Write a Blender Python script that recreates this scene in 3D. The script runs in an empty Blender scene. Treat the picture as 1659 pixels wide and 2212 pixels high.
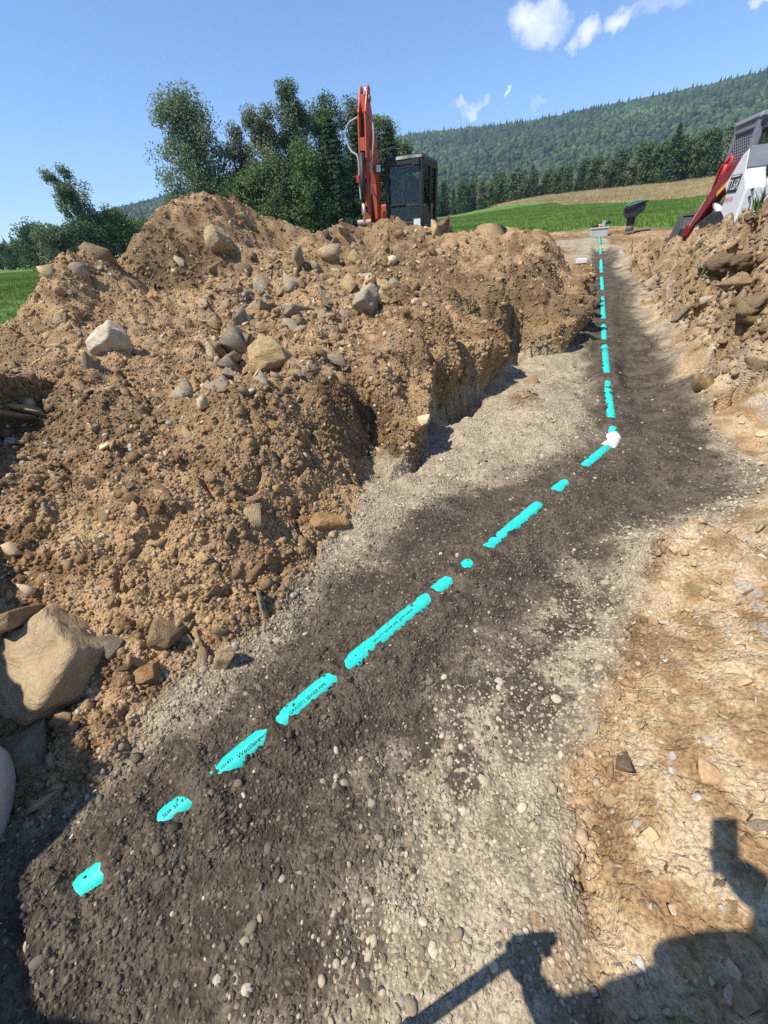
import bpy, bmesh, math, random
import numpy as np
from mathutils import Vector, Matrix, Euler
from mathutils.bvhtree import BVHTree

rng = np.random.default_rng(7)
random.seed(7)
SC = bpy.context.scene
COL = SC.collection

# ------------------------------------------------------------------ camera
IW, IH, FPX = 768, 1024, 384.5
PITCH, ROLL = math.radians(35.5), math.radians(6.0)
CAM = np.array([0.0, 0.0, 1.65])
cP, sP, cR, sR = math.cos(PITCH), math.sin(PITCH), math.cos(ROLL), math.sin(ROLL)
cam_d = bpy.data.cameras.new('camera')
cam = bpy.data.objects.new('camera', cam_d); COL.objects.link(cam)
_f = Vector((0, cP, -sP)); _u0 = Vector((0, sP, cP)); _r0 = Vector((1, 0, 0))
_r = cR * _r0 - sR * _u0; _u = sR * _r0 + cR * _u0
M4 = Matrix((_r, _u, -_f)).transposed().to_4x4(); M4.translation = Vector(CAM)
cam.matrix_world = M4
cam_d.sensor_fit = 'HORIZONTAL'; cam_d.sensor_width = 36.0
cam_d.lens = 36.0 * FPX / IW
cam_d.clip_start = 0.02; cam_d.clip_end = 6000
SC.camera = cam

# the photograph was read in a 1659 x 2212 copy; K turns that into render pixels
K = IW / 1659.0
def ray(x, y):
    x = (x * K - IW / 2) / FPX; y = -(y * K - IH / 2) / FPX
    xu = x * cR + y * sR; yu = -x * sR + y * cR
    return np.array([xu, cP + yu * sP, -sP + yu * cP])
def at_z(x, y, z):
    d = ray(x, y); return CAM + d * ((z - CAM[2]) / d[2])
def at_r(x, y, r):
    d = ray(x, y); return CAM + d * (r / math.hypot(d[0], d[1]))

# ------------------------------------------------------------------ sky, sun, exposure
SUN = Vector((-0.4996, -0.1919, 0.8447)).normalized()
sun_el = math.asin(SUN.z); sun_az = math.atan2(SUN.x, SUN.y)
w = bpy.data.worlds.new('World'); SC.world = w; w.use_nodes = True
nt = w.node_tree; nt.nodes.clear()
wo = nt.nodes.new('ShaderNodeOutputWorld'); bg = nt.nodes.new('ShaderNodeBackground')
sky = nt.nodes.new('ShaderNodeTexSky'); sky.sky_type = 'NISHITA'; sky.sun_disc = False
sky.sun_elevation = sun_el; sky.sun_rotation = sun_az
sky.altitude = 200; sky.air_density = 1.0; sky.dust_density = 0.0; sky.ozone_density = 4.0
SKY_STRENGTH = 0.115
bg.inputs['Strength'].default_value = SKY_STRENGTH
nt.links.new(bg.outputs[0], wo.inputs[0])
def wnode(t, **kw):
    n = nt.nodes.new(t)
    for k, v in kw.items(): setattr(n, k, v)
    return n
def wmath(op, a, b=None, clamp=False):
    n = wnode('ShaderNodeMath', operation=op); n.use_clamp = clamp
    for i, v in enumerate((a, b)):
        if v is None: continue
        if hasattr(v, 'is_linked'): nt.links.new(v, n.inputs[i])
        else: n.inputs[i].default_value = v
    return n.outputs[0]
# fair-weather clouds: soft wisps, each an ellipse of sky broken up by noise
tc = wnode('ShaderNodeTexCoord')
nz = wnode('ShaderNodeTexNoise'); nz.inputs['Scale'].default_value = 14; nz.inputs['Detail'].default_value = 6; nz.inputs['Roughness'].default_value = .62
nt.links.new(tc.outputs['Generated'], nz.inputs['Vector'])
nsub = wnode('ShaderNodeVectorMath', operation='SUBTRACT'); nt.links.new(nz.outputs['Color'], nsub.inputs[0]); nsub.inputs[1].default_value = (.5, .5, .5)
nscl = wnode('ShaderNodeVectorMath', operation='SCALE'); nt.links.new(nsub.outputs[0], nscl.inputs[0]); nscl.inputs['Scale'].default_value = .10
wadd = wnode('ShaderNodeVectorMath', operation='ADD'); nt.links.new(tc.outputs['Generated'], wadd.inputs[0]); nt.links.new(nscl.outputs[0], wadd.inputs[1])
nz2 = wnode('ShaderNodeTexNoise'); nz2.inputs['Scale'].default_value = 22; nz2.inputs['Detail'].default_value = 5
nt.links.new(tc.outputs['Generated'], nz2.inputs['Vector'])
CLOUDS = []
for (x, y, a, b, ang, op) in [(1155, 62, 78, 48, 40, .95), (1252, 78, 52, 30, 42, .8), (1335, 38, 62, 30, 45, .8), (1425, 25, 75, 32, 20, .35),
                              (1650, 30, 55, 24, 15, .9), (1018, 237, 40, 14, 18, .65), (1104, 206, 20, 8, 55, .7), (1160, 211, 22, 10, 45, .25),
                              (1550, -70, 90, 40, 30, .8), (700, -160, 120, 50, 20, .7)]:
    d = ray(x, y); d = Vector(d / np.linalg.norm(d))
    e = Vector(ray(x + a * math.cos(math.radians(ang)), y - a * math.sin(math.radians(ang)))).normalized()
    g = Vector(ray(x + b * math.sin(math.radians(ang)), y + b * math.cos(math.radians(ang)))).normalized()
    CLOUDS.append((d, e - d, g - d, op))
for k in range(16):          # the same weather all round, out of frame
    az = math.radians(60 + k * 15 + random.uniform(-6, 6)); el = math.radians(random.uniform(12, 50))
    d = Vector((math.sin(az) * math.cos(el), math.cos(az) * math.cos(el), math.sin(el)))
    t1 = d.cross(Vector((0, 0, 1))).normalized(); t2 = d.cross(t1)
    CLOUDS.append((d, t1 * random.uniform(.06, .13), t2 * random.uniform(.03, .06), random.uniform(.4, .9)))
tot = None
for d, e, g, op in CLOUDS:
    sub = wnode('ShaderNodeVectorMath', operation='SUBTRACT'); nt.links.new(wadd.outputs[0], sub.inputs[0]); sub.inputs[1].default_value = d
    q = None
    ee, gg_, eg = e.dot(e), g.dot(g), e.dot(g); det = ee * gg_ - eg * eg
    for ax in ((e * gg_ - g * eg) / det, (g * ee - e * eg) / det):
        dt = wnode('ShaderNodeVectorMath', operation='DOT_PRODUCT'); nt.links.new(sub.outputs[0], dt.inputs[0]); dt.inputs[1].default_value = ax
        s = wmath('MULTIPLY', dt.outputs['Value'], dt.outputs['Value']); q = s if q is None else wmath('ADD', q, s)
    m = wmath('SUBTRACT', 1.0, q, True)
    m = wmath('MULTIPLY', m, op)
    tot = m if tot is None else wmath('MAXIMUM', tot, m)
pw = wmath('POWER', tot, 1.1)
br = wmath('MULTIPLY', pw, wmath('ADD', wmath('MULTIPLY', nz2.outputs['Fac'], 1.6), .15), True)
mixc = wnode('ShaderNodeMixRGB'); nt.links.new(br, mixc.inputs['Fac'])
tint = wnode('ShaderNodeMixRGB', blend_type='MULTIPLY'); tint.inputs['Fac'].default_value = 1.0; nt.links.new(sky.outputs[0], tint.inputs['Color1']); tint.inputs['Color2'].default_value = (.90, 1.03, 1.18, 1); nt.links.new(tint.outputs[0], mixc.inputs['Color1'])
mixc.inputs['Color2'].default_value = (7.6, 7.8, 8.2, 1)
nt.links.new(mixc.outputs[0], bg.inputs['Color'])

sun_d = bpy.data.lights.new('sun', 'SUN'); sun_d.energy = 4.5; sun_d.angle = math.radians(0.53); sun_d.color = (1.0, .955, .88)
sun = bpy.data.objects.new('sun', sun_d); COL.objects.link(sun)
sun.rotation_euler = SUN.to_track_quat('Z', 'Y').to_euler()
SC.view_settings.view_transform = 'Standard'; SC.view_settings.look = 'None'
SC.view_settings.exposure = 0.48; SC.view_settings.gamma = 1.0
SC.render.engine = 'CYCLES'
SC.cycles.max_bounces = 5; SC.cycles.diffuse_bounces = 2; SC.cycles.glossy_bounces = 2; SC.cycles.transmission_bounces = 5
SC.cycles.volume_bounces = 0; SC.cycles.transparent_max_bounces = 8
SC.cycles.use_denoising = False

# ------------------------------------------------------------------ helpers
def tag(o, label=None, cat=None, group=None, kind=None):
    if label: o['label'] = label
    if cat: o['category'] = cat
    if group: o['group'] = group
    if kind: o['kind'] = kind
    return o
def empty(name, loc=(0, 0, 0), rz=0.0):
    o = bpy.data.objects.new(name, None); COL.objects.link(o)
    o.location = loc; o.rotation_euler = (0, 0, rz); o.empty_display_size = .1
    return o
def link(name, me, mat=None, parent=None):
    o = bpy.data.objects.new(name, me); COL.objects.link(o)
    if mat is not None and not me.materials: me.materials.append(mat)
    if parent is not None: o.parent = parent
    return o
def np_mesh(name, verts, faces, smooth=False):
    """verts (n,3), faces (m,k) of one k"""
    me = bpy.data.meshes.new(name)
    verts = np.ascontiguousarray(verts, np.float32); faces = np.ascontiguousarray(faces, np.int32)
    m, k = faces.shape
    me.vertices.add(len(verts)); me.vertices.foreach_set('co', verts.ravel())
    me.loops.add(m * k); me.loops.foreach_set('vertex_index', faces.ravel())
    me.polygons.add(m); me.polygons.foreach_set('loop_start', np.arange(0, m * k, k, dtype=np.int32))
    if smooth: me.polygons.foreach_set('use_smooth', np.ones(m, bool))
    me.update(calc_edges=True)
    return me
def attr(me, name, data, domain='POINT', kind='FLOAT'):
    a = me.attributes.new(name, kind, domain)
    if kind == 'FLOAT': a.data.foreach_set('value', np.ascontiguousarray(data, np.float32).ravel())
    elif kind == 'INT': a.data.foreach_set('value', np.ascontiguousarray(data, np.int32).ravel())
    elif kind == 'FLOAT_VECTOR': a.data.foreach_set('vector', np.ascontiguousarray(data, np.float32).ravel())
    elif kind == 'FLOAT_COLOR': a.data.foreach_set('color', np.ascontiguousarray(data, np.float32).ravel())
    return a

# node material helper
class NM:
    def __init__(s, name):
        s.m = bpy.data.materials.new(name); s.m.use_nodes = True; s.t = s.m.node_tree; s.t.nodes.clear()
        s.out = s.n('ShaderNodeOutputMaterial'); s.b = s.n('ShaderNodeBsdfPrincipled'); s.l(s.b.outputs[0], s.out.inputs[0])
    def n(s, t, **kw):
        n = s.t.nodes.new(t)
        for k, v in kw.items(): setattr(n, k, v)
        return n
    def l(s, a, b): s.t.links.new(a, b)
    def set(s, sock, v):
        if hasattr(v, 'is_linked'): s.l(v, sock)
        else: sock.default_value = v
    def coord(s, kind='Object', scale=None):
        o = s.n('ShaderNodeTexCoord').outputs[kind]
        if scale is not None:
            mp = s.n('ShaderNodeMapping'); s.l(o, mp.inputs[0]); mp.inputs['Scale'].default_value = scale if hasattr(scale, '__len__') else (scale,) * 3; o = mp.outputs[0]
        return o
    def noise(s, vec, scale, detail=4, rough=.6, out='Fac'):
        n = s.n('ShaderNodeTexNoise'); s.l(vec, n.inputs['Vector']); n.inputs['Scale'].default_value = scale
        n.inputs['Detail'].default_value = detail; n.inputs['Roughness'].default_value = rough; return n.outputs[out]
    def voro(s, vec, scale, out='Distance', feature='F1'):
        n = s.n('ShaderNodeTexVoronoi', feature=feature); s.l(vec, n.inputs['Vector']); n.inputs['Scale'].default_value = scale; return n.outputs[out]
    def math(s, op, a, b=None, clamp=False):
        n = s.n('ShaderNodeMath', operation=op); n.use_clamp = clamp
        s.set(n.inputs[0], a)
        if b is not None: s.set(n.inputs[1], b)
        return n.outputs[0]
    def mix(s, fac, a, b, mode='MIX'):
        n = s.n('ShaderNodeMixRGB', blend_type=mode); s.set(n.inputs[0], fac)
        for i, v in ((1, a), (2, b)):
            if hasattr(v, 'is_linked'): s.l(v, n.inputs[i])
            else: n.inputs[i].default_value = (*v[:3], 1)
        return n.outputs[0]
    def ramp(s, fac, stops):
        n = s.n('ShaderNodeValToRGB'); s.l(fac, n.inputs[0]); e = n.color_ramp.elements
        while len(e) < len(stops): e.new(.5)
        for el, (p, c) in zip(e, stops): el.position = p; el.color = (*c, 1) if hasattr(c, '__len__') else (c, c, c, 1)
        return n.outputs[0]
    def attr(s, name, out='Fac', typ='GEOMETRY'):
        n = s.n('ShaderNodeAttribute', attribute_name=name, attribute_type=typ); return n.outputs[out]
    def bump(s, h, strength=.5, dist=.02, normal=None):
        n = s.n('ShaderNodeBump'); s.l(h, n.inputs['Height']); n.inputs['Strength'].default_value = strength; n.inputs['Distance'].default_value = dist
        if normal is not None: s.l(normal, n.inputs['Normal'])
        return n.outputs[0]
    def fin(s, color=None, rough=None, normal=None, metal=None, spec=None):
        if color is not None: s.set(s.b.inputs['Base Color'], color if hasattr(color, 'is_linked') else (*color[:3], 1))
        if rough is not None: s.set(s.b.inputs['Roughness'], rough)
        if metal is not None: s.set(s.b.inputs['Metallic'], metal)
        if spec is not None: s.set(s.b.inputs['Specular IOR Level'], spec)
        if normal is not None: s.l(normal, s.b.inputs['Normal'])
        return s.m

# numpy noises ----------------------------------------------------
def _h(ix, iy, seed):
    n = (ix.astype(np.int64) * 374761393 + iy.astype(np.int64) * 668265263 + seed * 1274126177) & 0xffffffff
    n = ((n ^ (n >> 13)) * 1274126177) & 0xffffffff
    n = ((n ^ (n >> 16)) * 2246822519) & 0xffffffff
    return ((n ^ (n >> 15)) & 0xffffff) / float(0x1000000)
def vnoise(x, y, seed=0):
    ix = np.floor(x); iy = np.floor(y); fx = x - ix; fy = y - iy
    fx = fx * fx * (3 - 2 * fx); fy = fy * fy * (3 - 2 * fy)
    a = _h(ix, iy, seed); b = _h(ix + 1, iy, seed); c = _h(ix, iy + 1, seed); d = _h(ix + 1, iy + 1, seed)
    return (a + (b - a) * fx) * (1 - fy) + (c + (d - c) * fx) * fy - .5
def fbm(x, y, lam, octs=3, seed=0, gain=.5):
    s = 0; a = 1; c, n = math.cos(.6), math.sin(.6)
    for i in range(octs):
        s = s + a * vnoise(x / lam, y / lam, seed + i * 17); a *= gain; lam *= .5
        x, y = c * x - n * y + 13.1, n * x + c * y + 7.7
    return s
def facets(x, y, lam, seed=0, tilt=1.2, crack=.3):
    """broken ground: every Worley cell is a block of its own height and tilt, cracks between"""
    X = x / lam; Y = y / lam; ix = np.floor(X); iy = np.floor(Y)
    best = np.full(X.shape, 9e9); sec = np.full(X.shape, 9e9); h = np.zeros(X.shape)
    for i in (-1, 0, 1):
        for j in (-1, 0, 1):
            cx = ix + i; cy = iy + j
            px = cx + _h(cx, cy, seed); py = cy + _h(cx, cy, seed + 5)
            d = (X - px) ** 2 + (Y - py) ** 2
            m = d < best; sec = np.where(m, best, np.minimum(sec, d)); best = np.where(m, d, best)
            hh = .35 + .65 * _h(cx, cy, seed + 9) + tilt * ((_h(cx, cy, seed + 11) - .5) * (X - px) + (_h(cx, cy, seed + 13) - .5) * (Y - py))
            h = np.where(m, hh, h)
    return h * sstep(0, crack, np.sqrt(sec) - np.sqrt(best)) - .35
def sstep(a, b, x):
    t = np.clip((x - a) / (b - a), 0, 1); return t * t * (3 - 2 * t)

# ------------------------------------------------------------------ terrain
def floor_z(r):   # bottom of the trench, rising towards the field
    return np.interp(r, [0, 5, 7, 9, 12, 16, 19, 30], [0, 0, .07, .22, .43, .72, .86, 1.1])
FIELD_R = [0, 8, 14, 25, 60, 90, 170, 260, 700]
FIELD_AZ = [-95, -40, -30, -15, 0, 10, 22, 36, 95]
FIELD_Z = np.array([
    [.85, .85, .95, 1.1, 1.7, 2.2, 3.6, 4.5, 6], [.9, .9, .95, 1.1, 1.6, 2.1, 3.4, 4.5, 6], [1., 1., 1.05, 1.1, 1.4, 1.8, 3.2, 4.5, 6],
    [1., 1., 1.1, 1.3, 2.4, 3.2, 5., 5.5, 6], [1., 1., 1.1, 1.4, 3., 4., 5.8, 6.5, 6], [1., 1., 1.1, 1.3, 2.5, 3.1, 5.4, 6.5, 6],
    [1., 1., .75, 1.15, 1.9, 3.2, 7.6, 9, 9], [1., 1., .7, 1.05, 1.65, 2.5, 7., 9, 9], [1., 1., 1.0, 1.1, 1.65, 2.5, 7., 9, 9]])
def field_z(r, az):
    ia = np.clip(np.searchsorted(FIELD_AZ, az) - 1, 0, len(FIELD_AZ) - 2); A = np.array(FIELD_AZ, float)
    t = np.clip((az - A[ia]) / (A[ia + 1] - A[ia]), 0, 1); t = t * t * (3 - 2 * t)
    rows = np.stack([np.interp(r, FIELD_R, row) for row in FIELD_Z])
    i = np.arange(len(r)); return rows[ia, i] * (1 - t) + rows[ia + 1, i] * t

CTRL = []
def cz(x, y, z): CTRL.append(at_z(x, y, z))
def cr(x, y, r): CTRL.append(at_r(x, y, r))
def cf(x, y):                       # a pixel on the trench floor
    if y > 1000: CTRL.append(at_z(x, y, 0.0)); return
    d = ray(x, y); h = math.hypot(d[0], d[1]); r = np.linspace(.3, 30, 3000)
    z = CAM[2] + d[2] / h * r; i = int(np.argmax(z < floor_z(r))); CTRL.append(CAM + d * (r[i] / h))
def cp(*p): CTRL.append(np.array(p, float))
# trench floor and gravel
for x, y in [(200, 2150), (500, 2150), (800, 2150), (1100, 2150), (400, 1900), (700, 1900), (1000, 1900), (560, 1700), (850, 1700), (1150, 1650), (640, 1480),
             (900, 1450), (1200, 1400), (800, 1300), (1050, 1280), (1300, 1230), (1000, 1130), (1250, 1080), (1450, 1060), (1100, 1010), (1420, 960),
             (1300, 900), (1430, 850), (1320, 760), (1400, 740), (1310, 680), (1305, 620), (1300, 570), (1340, 570), (1280, 610)]: cf(x, y)
cp(5.2, 18.2 - .3, .84); cp(8.6, 16.8, .87); cp(9.6, 16.5, .78)
# left foot of the bank
for x, y, z in [(230, 1690, .03), (310, 1590, .05), (450, 1490, .06), (600, 1335, .06), (700, 1200, .07), (770, 1130, .07), (800, 1030, .05), (900, 1000, .03), (930, 905, .03),
                (1062, 806, .03), (1100, 775, .05), (1215, 775, .08),
                (960, 960, .1), (1000, 900, .17), (1100, 850, .22), (1200, 820, .17), (1180, 930, .12), (900, 1080, .08), (860, 1170, .05),
                # slope of the near bank
                (180, 1600, .1), (0, 1560, .13), (0, 1420, .26), (130, 1480, .16), (280, 1450, .16), (420, 1380, .14), (540, 1270, .14), (640, 1150, .16), (720, 1050, .2),
                (0, 1250, .45), (150, 1250, .4), (300, 1250, .33), (450, 1200, .3), (580, 1080, .36),
                (0, 1100, .64), (150, 1080, .62), (300, 1080, .56), (440, 1050, .52), (560, 985, .55),
                (0, 960, .74), (150, 950, .72), (300, 950, .7), (420, 940, .66), (460, 900, .72), (560, 935, .62), (600, 885, .71), (660, 960, .5), (660, 880, .66), (640, 840, .76),
                (80, 860, .84), (90, 800, .95), (200, 850, .84), (200, 745, 1.04), (210, 650, 1.32), (330, 850, .77), (330, 740, .93), (330, 660, 1.12), (450, 850, .75), (450, 790, .82), (450, 730, .92), (450, 660, 1.05),
                (560, 800, .8), (560, 730, .9), (560, 660, 1.03), (690, 790, .8), (690, 730, .88), (690, 660, 1.0), (600, 600, 1.22), (740, 600, 1.16),
                (740, 930, .4), (800, 950, .16), (750, 870, .56), (835, 965, .12), (700, 870, .66), (800, 770, .72), (800, 720, .8), (800, 640, .98), (800, 570, 1.25),
                (900, 700, .8), (900, 640, .95), (900, 570, 1.2), (985, 640, .95), (985, 570, 1.2), (1060, 640, .88), (1080, 580, 1.07), (1170, 580, 1.05),
                (865, 1016, .03), (895, 1001, .03), (916, 950, .03), (933, 894, .03), (959, 869, .03), (1028, 864, .03), (1060, 826, .03), (1066, 806, .04)]: cz(x, y, z)
for x, y, r in [(870, 985, 3.03), (850, 930, 3.12), (828, 870, 3.22), (808, 828, 3.32), (860, 800, 3.65), (905, 772, 4.0), (950, 758, 4.4), (970, 752, 4.6), (1002, 697, 4.8), (1036, 700, 4.88), (1056, 735, 5.2),
                (1100, 700, 6.1), (1090, 650, 6.3), (1150, 640, 6.45), (1200, 640, 6.5), (1225, 690, 6.4), (1160, 720, 6.05), (1238, 700, 7.3), (1250, 640, 9.0), (1255, 600, 10.5)]: cr(x, y, r)
for x, y, r in [(360, 520, 7.5), (470, 520, 7.7), (460, 600, 6.4), (600, 540, 7.9), (720, 550, 7.7), (860, 535, 7.6), (980, 535, 7.5), (1090, 535, 7.4), (1170, 555, 7.5),
                (0, 842, 4.8), (25, 815, 5.0), (55, 772, 5.3), (82, 740, 5.6), (94, 705, 5.8), (107, 677, 5.9), (124, 637, 6.1), (150, 602, 6.3), (160, 580, 6.4), (215, 542, 6.8), (290, 505, 7.6), (340, 450, 8.3), (390, 420, 8.6), (445, 412, 8.7), (500, 420, 8.8),
                (545, 448, 8.9), (610, 485, 9.0), (660, 502, 9.0), (740, 502, 9.0), (800, 495, 9.0), (830, 482, 9.0), (880, 488, 9.0), (960, 492, 8.9), (1020, 498, 8.8), (1090, 492, 8.7), (1150, 505, 8.6), (1185, 525, 8.6),
                (1210, 560, 8.4), (1228, 600, 8.3)]: cr(x, y, r)
# behind the heap
for az, r, z in [(-42, 6.2, .92), (-36, 7.5, .93), (-31, 8.6, .98), (-24, 9.8, 1.02), (-16, 11.4, 1.05), (-8, 11.6, 1.08), (0, 11.4, 1.08), (8, 11.2, 1.05), (15, 10.8, 1.0), (20, 10.5, .98), (22, 10.2, .9),
                 (-16, 10., 1.75), (-8, 10.2, 1.35), (0, 10., 1.3), (8, 10., 1.3), (15, 9.7, 1.2), (-60, 5, .9), (-75, 4, .9), (22, 14, .95), (23, 18, 1.0)]:
    cp(r * math.sin(math.radians(az)), r * math.cos(math.radians(az)), z)
# right bank: foot, face, top
for x, y in [(1352, 600), (1385, 650), (1415, 690), (1450, 745), (1490, 800), (1530, 905), (1600, 940), (1659, 965)]: cf(x, y)
for x, y, r in [(1345, 560, 13.5), (1390, 560, 12.3), (1440, 545, 12.3), (1500, 520, 11.2), (1560, 490, 9.6), (1610, 462, 8.6), (1659, 425, 7.8),
                (1440, 620, 9.4), (1500, 600, 8.7), (1560, 560, 7.9), (1620, 520, 7.2), (1659, 490, 6.8),
                (1480, 690, 7.4), (1540, 680, 6.7), (1600, 640, 6.3), (1659, 600, 5.9),
                (1530, 780, 5.6), (1590, 760, 5.4), (1659, 720, 5.1), (1580, 870, 4.7), (1659, 850, 4.55)]: cr(x, y, r)
for az, r, z in [(35, 14.5, .86), (40, 12, .9), (44, 10, 1.1), (48, 8, 1.3), (55, 6, 1.45), (60, 4.6, 1.1), (70, 4, 1.0), (31, 18, .68), (31, 20, .72), (34, 20, .9)]:
    cp(r * math.sin(math.radians(az)), r * math.cos(math.radians(az)), z)
# right foreground shale slope
for x, y, z in [(1659, 1010, .06), (1600, 1100, .08), (1540, 1200, .08), (1659, 1150, .2), (1400, 1350, .05), (1500, 1300, .1), (1600, 1280, .22), (1659, 1350, .28),
                (1330, 1560, .06), (1450, 1550, .12), (1600, 1550, .22), (1290, 1780, .06), (1450, 1780, .13), (1600, 1800, .2), (1250, 2050, .04), (1450, 2050, .1), (1659, 2100, .18)]: cz(x, y, z)
cp(1.6, .2, .4); cp(1.6, 1.4, .42); cp(2.4, 1.0, .55); cp(3.4, 1.6, .75); cp(0, -.6, .02); cp(.8, -.8, .1); cp(-.8, -.8, .0); cp(2.2, -.6, .6); cp(0, -2.5, .3); cp(2.5, -2.5, .8); cp(4.5, 0, 1.1)
# added bank, unseen to the left, shaped so its crest shades the lower left corner
SHB = [(40, 1450, .22), (140, 1525, .14), (225, 1655, .03), (150, 1775, .02), (115, 1850, .0), (165, 1930, 0.), (155, 2000, 0.), (125, 2070, 0.), (170, 2165, 0.), (290, 2240, 0.)]
SHADE_CREST = []
for (x, y, z), h in zip(SHB, [1.7, 1.8, 1.8, 1.68, 1.75, 1.65, 1.7, 1.7, 1.7, 1.75]):
    s = at_z(x, y, z); SHADE_CREST.append(s + np.array(SUN) / SUN.z * (h - z))
SHADE_CREST = np.array(SHADE_CREST)
CTRL = np.array(CTRL)
def rbf_fit(P, c=.06, lam=1e-4):
    D = np.sqrt(((P[:, None, :2] - P[None, :, :2]) ** 2).sum(-1) + c * c)
    n = len(P); A = np.zeros((n + 3, n + 3)); A[:n, :n] = -D + lam * np.eye(n); A[:n, n] = 1; A[:n, n + 1:] = P[:, :2]; A[n, :n] = 1; A[n + 1:, :n] = P[:, :2].T
    return np.linalg.solve(A, np.concatenate([P[:, 2], np.zeros(3)]))
RW = rbf_fit(CTRL)
def rbf(x, y, c=.06):
    out = np.empty(len(x)); n = len(CTRL)
    for i in range(0, len(x), 60000):
        a = x[i:i + 60000, None] - CTRL[None, :, 0]; b = y[i:i + 60000, None] - CTRL[None, :, 1]
        out[i:i + 60000] = -np.sqrt(a * a + b * b + c * c) @ RW[:n] + RW[n] + RW[n + 1] * x[i:i + 60000] + RW[n + 2] * y[i:i + 60000]
    return out
def seg_dist(x, y, P):
    """distance to a polyline and arc length of the nearest point"""
    best = np.full(x.shape, 9e9); sarc = np.zeros(x.shape); acc = 0.0
    for (ax, ay), (bx, by) in zip(P[:-1], P[1:]):
        dx, dy = bx - ax, by - ay; L = math.hypot(dx, dy)
        t = np.clip(((x - ax) * dx + (y - ay) * dy) / (L * L), 0, 1)
        d = np.hypot(x - ax - t * dx, y - ay - t * dy); m = d < best
        best = np.where(m, d, best); sarc = np.where(m, acc + t * L, sarc); acc += L
    return best, sarc
def in_poly(x, y, P):
    inside = np.zeros(x.shape, bool); n = len(P); j = n - 1
    for i in range(n):
        xi, yi = P[i][:2]; xj, yj = P[j][:2]
        c = ((yi > y) != (yj > y)) & (x < (xj - xi) * (y - yi) / (yj - yi + 1e-12) + xi); inside ^= c; j = i
    return inside
def poly_soft(x, y, P, wdt):
    """signed soft mask of a plan polygon, 1 inside"""
    Q = [tuple(p[:2]) for p in P] + [tuple(P[0][:2])]
    d, _ = seg_dist(x, y, Q); s = np.where(in_poly(x, y, P), d, -d)
    return sstep(-wdt, wdt, s)

# pipe route in plan: near leg to the elbow, then the long leg to the box
def floor_hit(x, y):
    d = ray(x, y); h = math.hypot(d[0], d[1]); r = np.linspace(.3, 30, 6000)
    z = CAM[2] + d[2] / h * r - .03; i = int(np.argmax(z < floor_z(r))); return CAM + d * (r[i] / h)
PIPE_A = at_z(60, 2006, .03); ELB = at_z(1327, 950, .03); PIPE_B = floor_hit(1294, 512)
_uA = (PIPE_A - ELB)[:2]; _uB = (PIPE_B - ELB)[:2]
PIPE_PTS = [tuple(PIPE_A[:2]), tuple(ELB[:2]), tuple(PIPE_B[:2])]
PL1 = float(np.hypot(*_uA)); PL2 = float(np.hypot(*_uB)); PR = .055
def pipe_xy(s):
    if s <= PL1: t = s / PL1; return PIPE_A[:2] + (ELB - PIPE_A)[:2] * t
    t = (s - PL1) / PL2; return ELB[:2] + (PIPE_B - ELB)[:2] * t
def pipe_z(s):      # height of the pipe's axis
    s = np.asarray(s, float)
    r = np.where(s <= PL1, 0, np.hypot(ELB[0], ELB[1]) + (s - PL1)); return floor_z(r) - .02
def s_of(x, y):
    p = floor_hit(x, y) if y < 900 else at_z(x, y, .03)
    d, s = seg_dist(np.array([p[0]]), np.array([p[1]]), PIPE_PTS); return float(s[0])
VIS = [((148, 1938), (240, 1860)), ((345, 1782), (418, 1722)), ((450, 1692), (584, 1586)), ((592, 1566), (725, 1463)), ((735, 1460), (938, 1286)), ((942, 1280), (990, 1245)), ((1004, 1238), (1030, 1212)),
       ((1055, 1188), (1180, 1090)), ((1203, 1066), (1236, 1038)), ((1262, 1008), (1330, 952)), ((1327, 946), (1325, 920)), ((1325, 905), (1317, 822)), ((1314, 808), (1309, 745)), ((1307, 735), (1306, 700)),
       ((1305, 690), (1303, 640)), ((1302, 628), (1299, 598)), ((1298, 590), (1297, 560)), ((1296, 550), (1295, 536)), ((1295, 530), (1294, 512))]
VIS_S = sorted([tuple(sorted((s_of(*a), s_of(*b)))) for a, b in VIS]) + [(s_of(1262, 1008), PL1 + .26)]

GR = [at_z(x, y, .04) for x, y in [(-60, 1830), (180, 1690), (290, 1600), (430, 1490), (590, 1330), (690, 1195), (760, 1130), (790, 1025), (890, 1003), (925, 900), (1060, 803), (1095, 765), (1218, 772)]]
_far = [np.array([6.0, 13.5, 0]), np.array([7.6, 18.0, 0]), np.array([9.4, 17.6, 0]), np.array([8.2, 14.0, 0])]
GRAVEL = [p[:2] for p in GR] + [p[:2] for p in _far] + [floor_hit(x, y)[:2] for x, y in [(1385, 650), (1420, 690), (1490, 800), (1530, 905), (1620, 960)]] + \
         [at_z(x, y, .05)[:2] for x, y in [(1659, 1000), (1600, 1100), (1500, 1190), (1420, 1260), (1395, 1390), (1345, 1500), (1310, 1620), (1285, 1760), (1265, 1900), (1240, 2100), (1200, 2260)]] + [np.array([.3, -1.5]), np.array([-2.0, -1.5]), np.array([-2.0, .2])]
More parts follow.
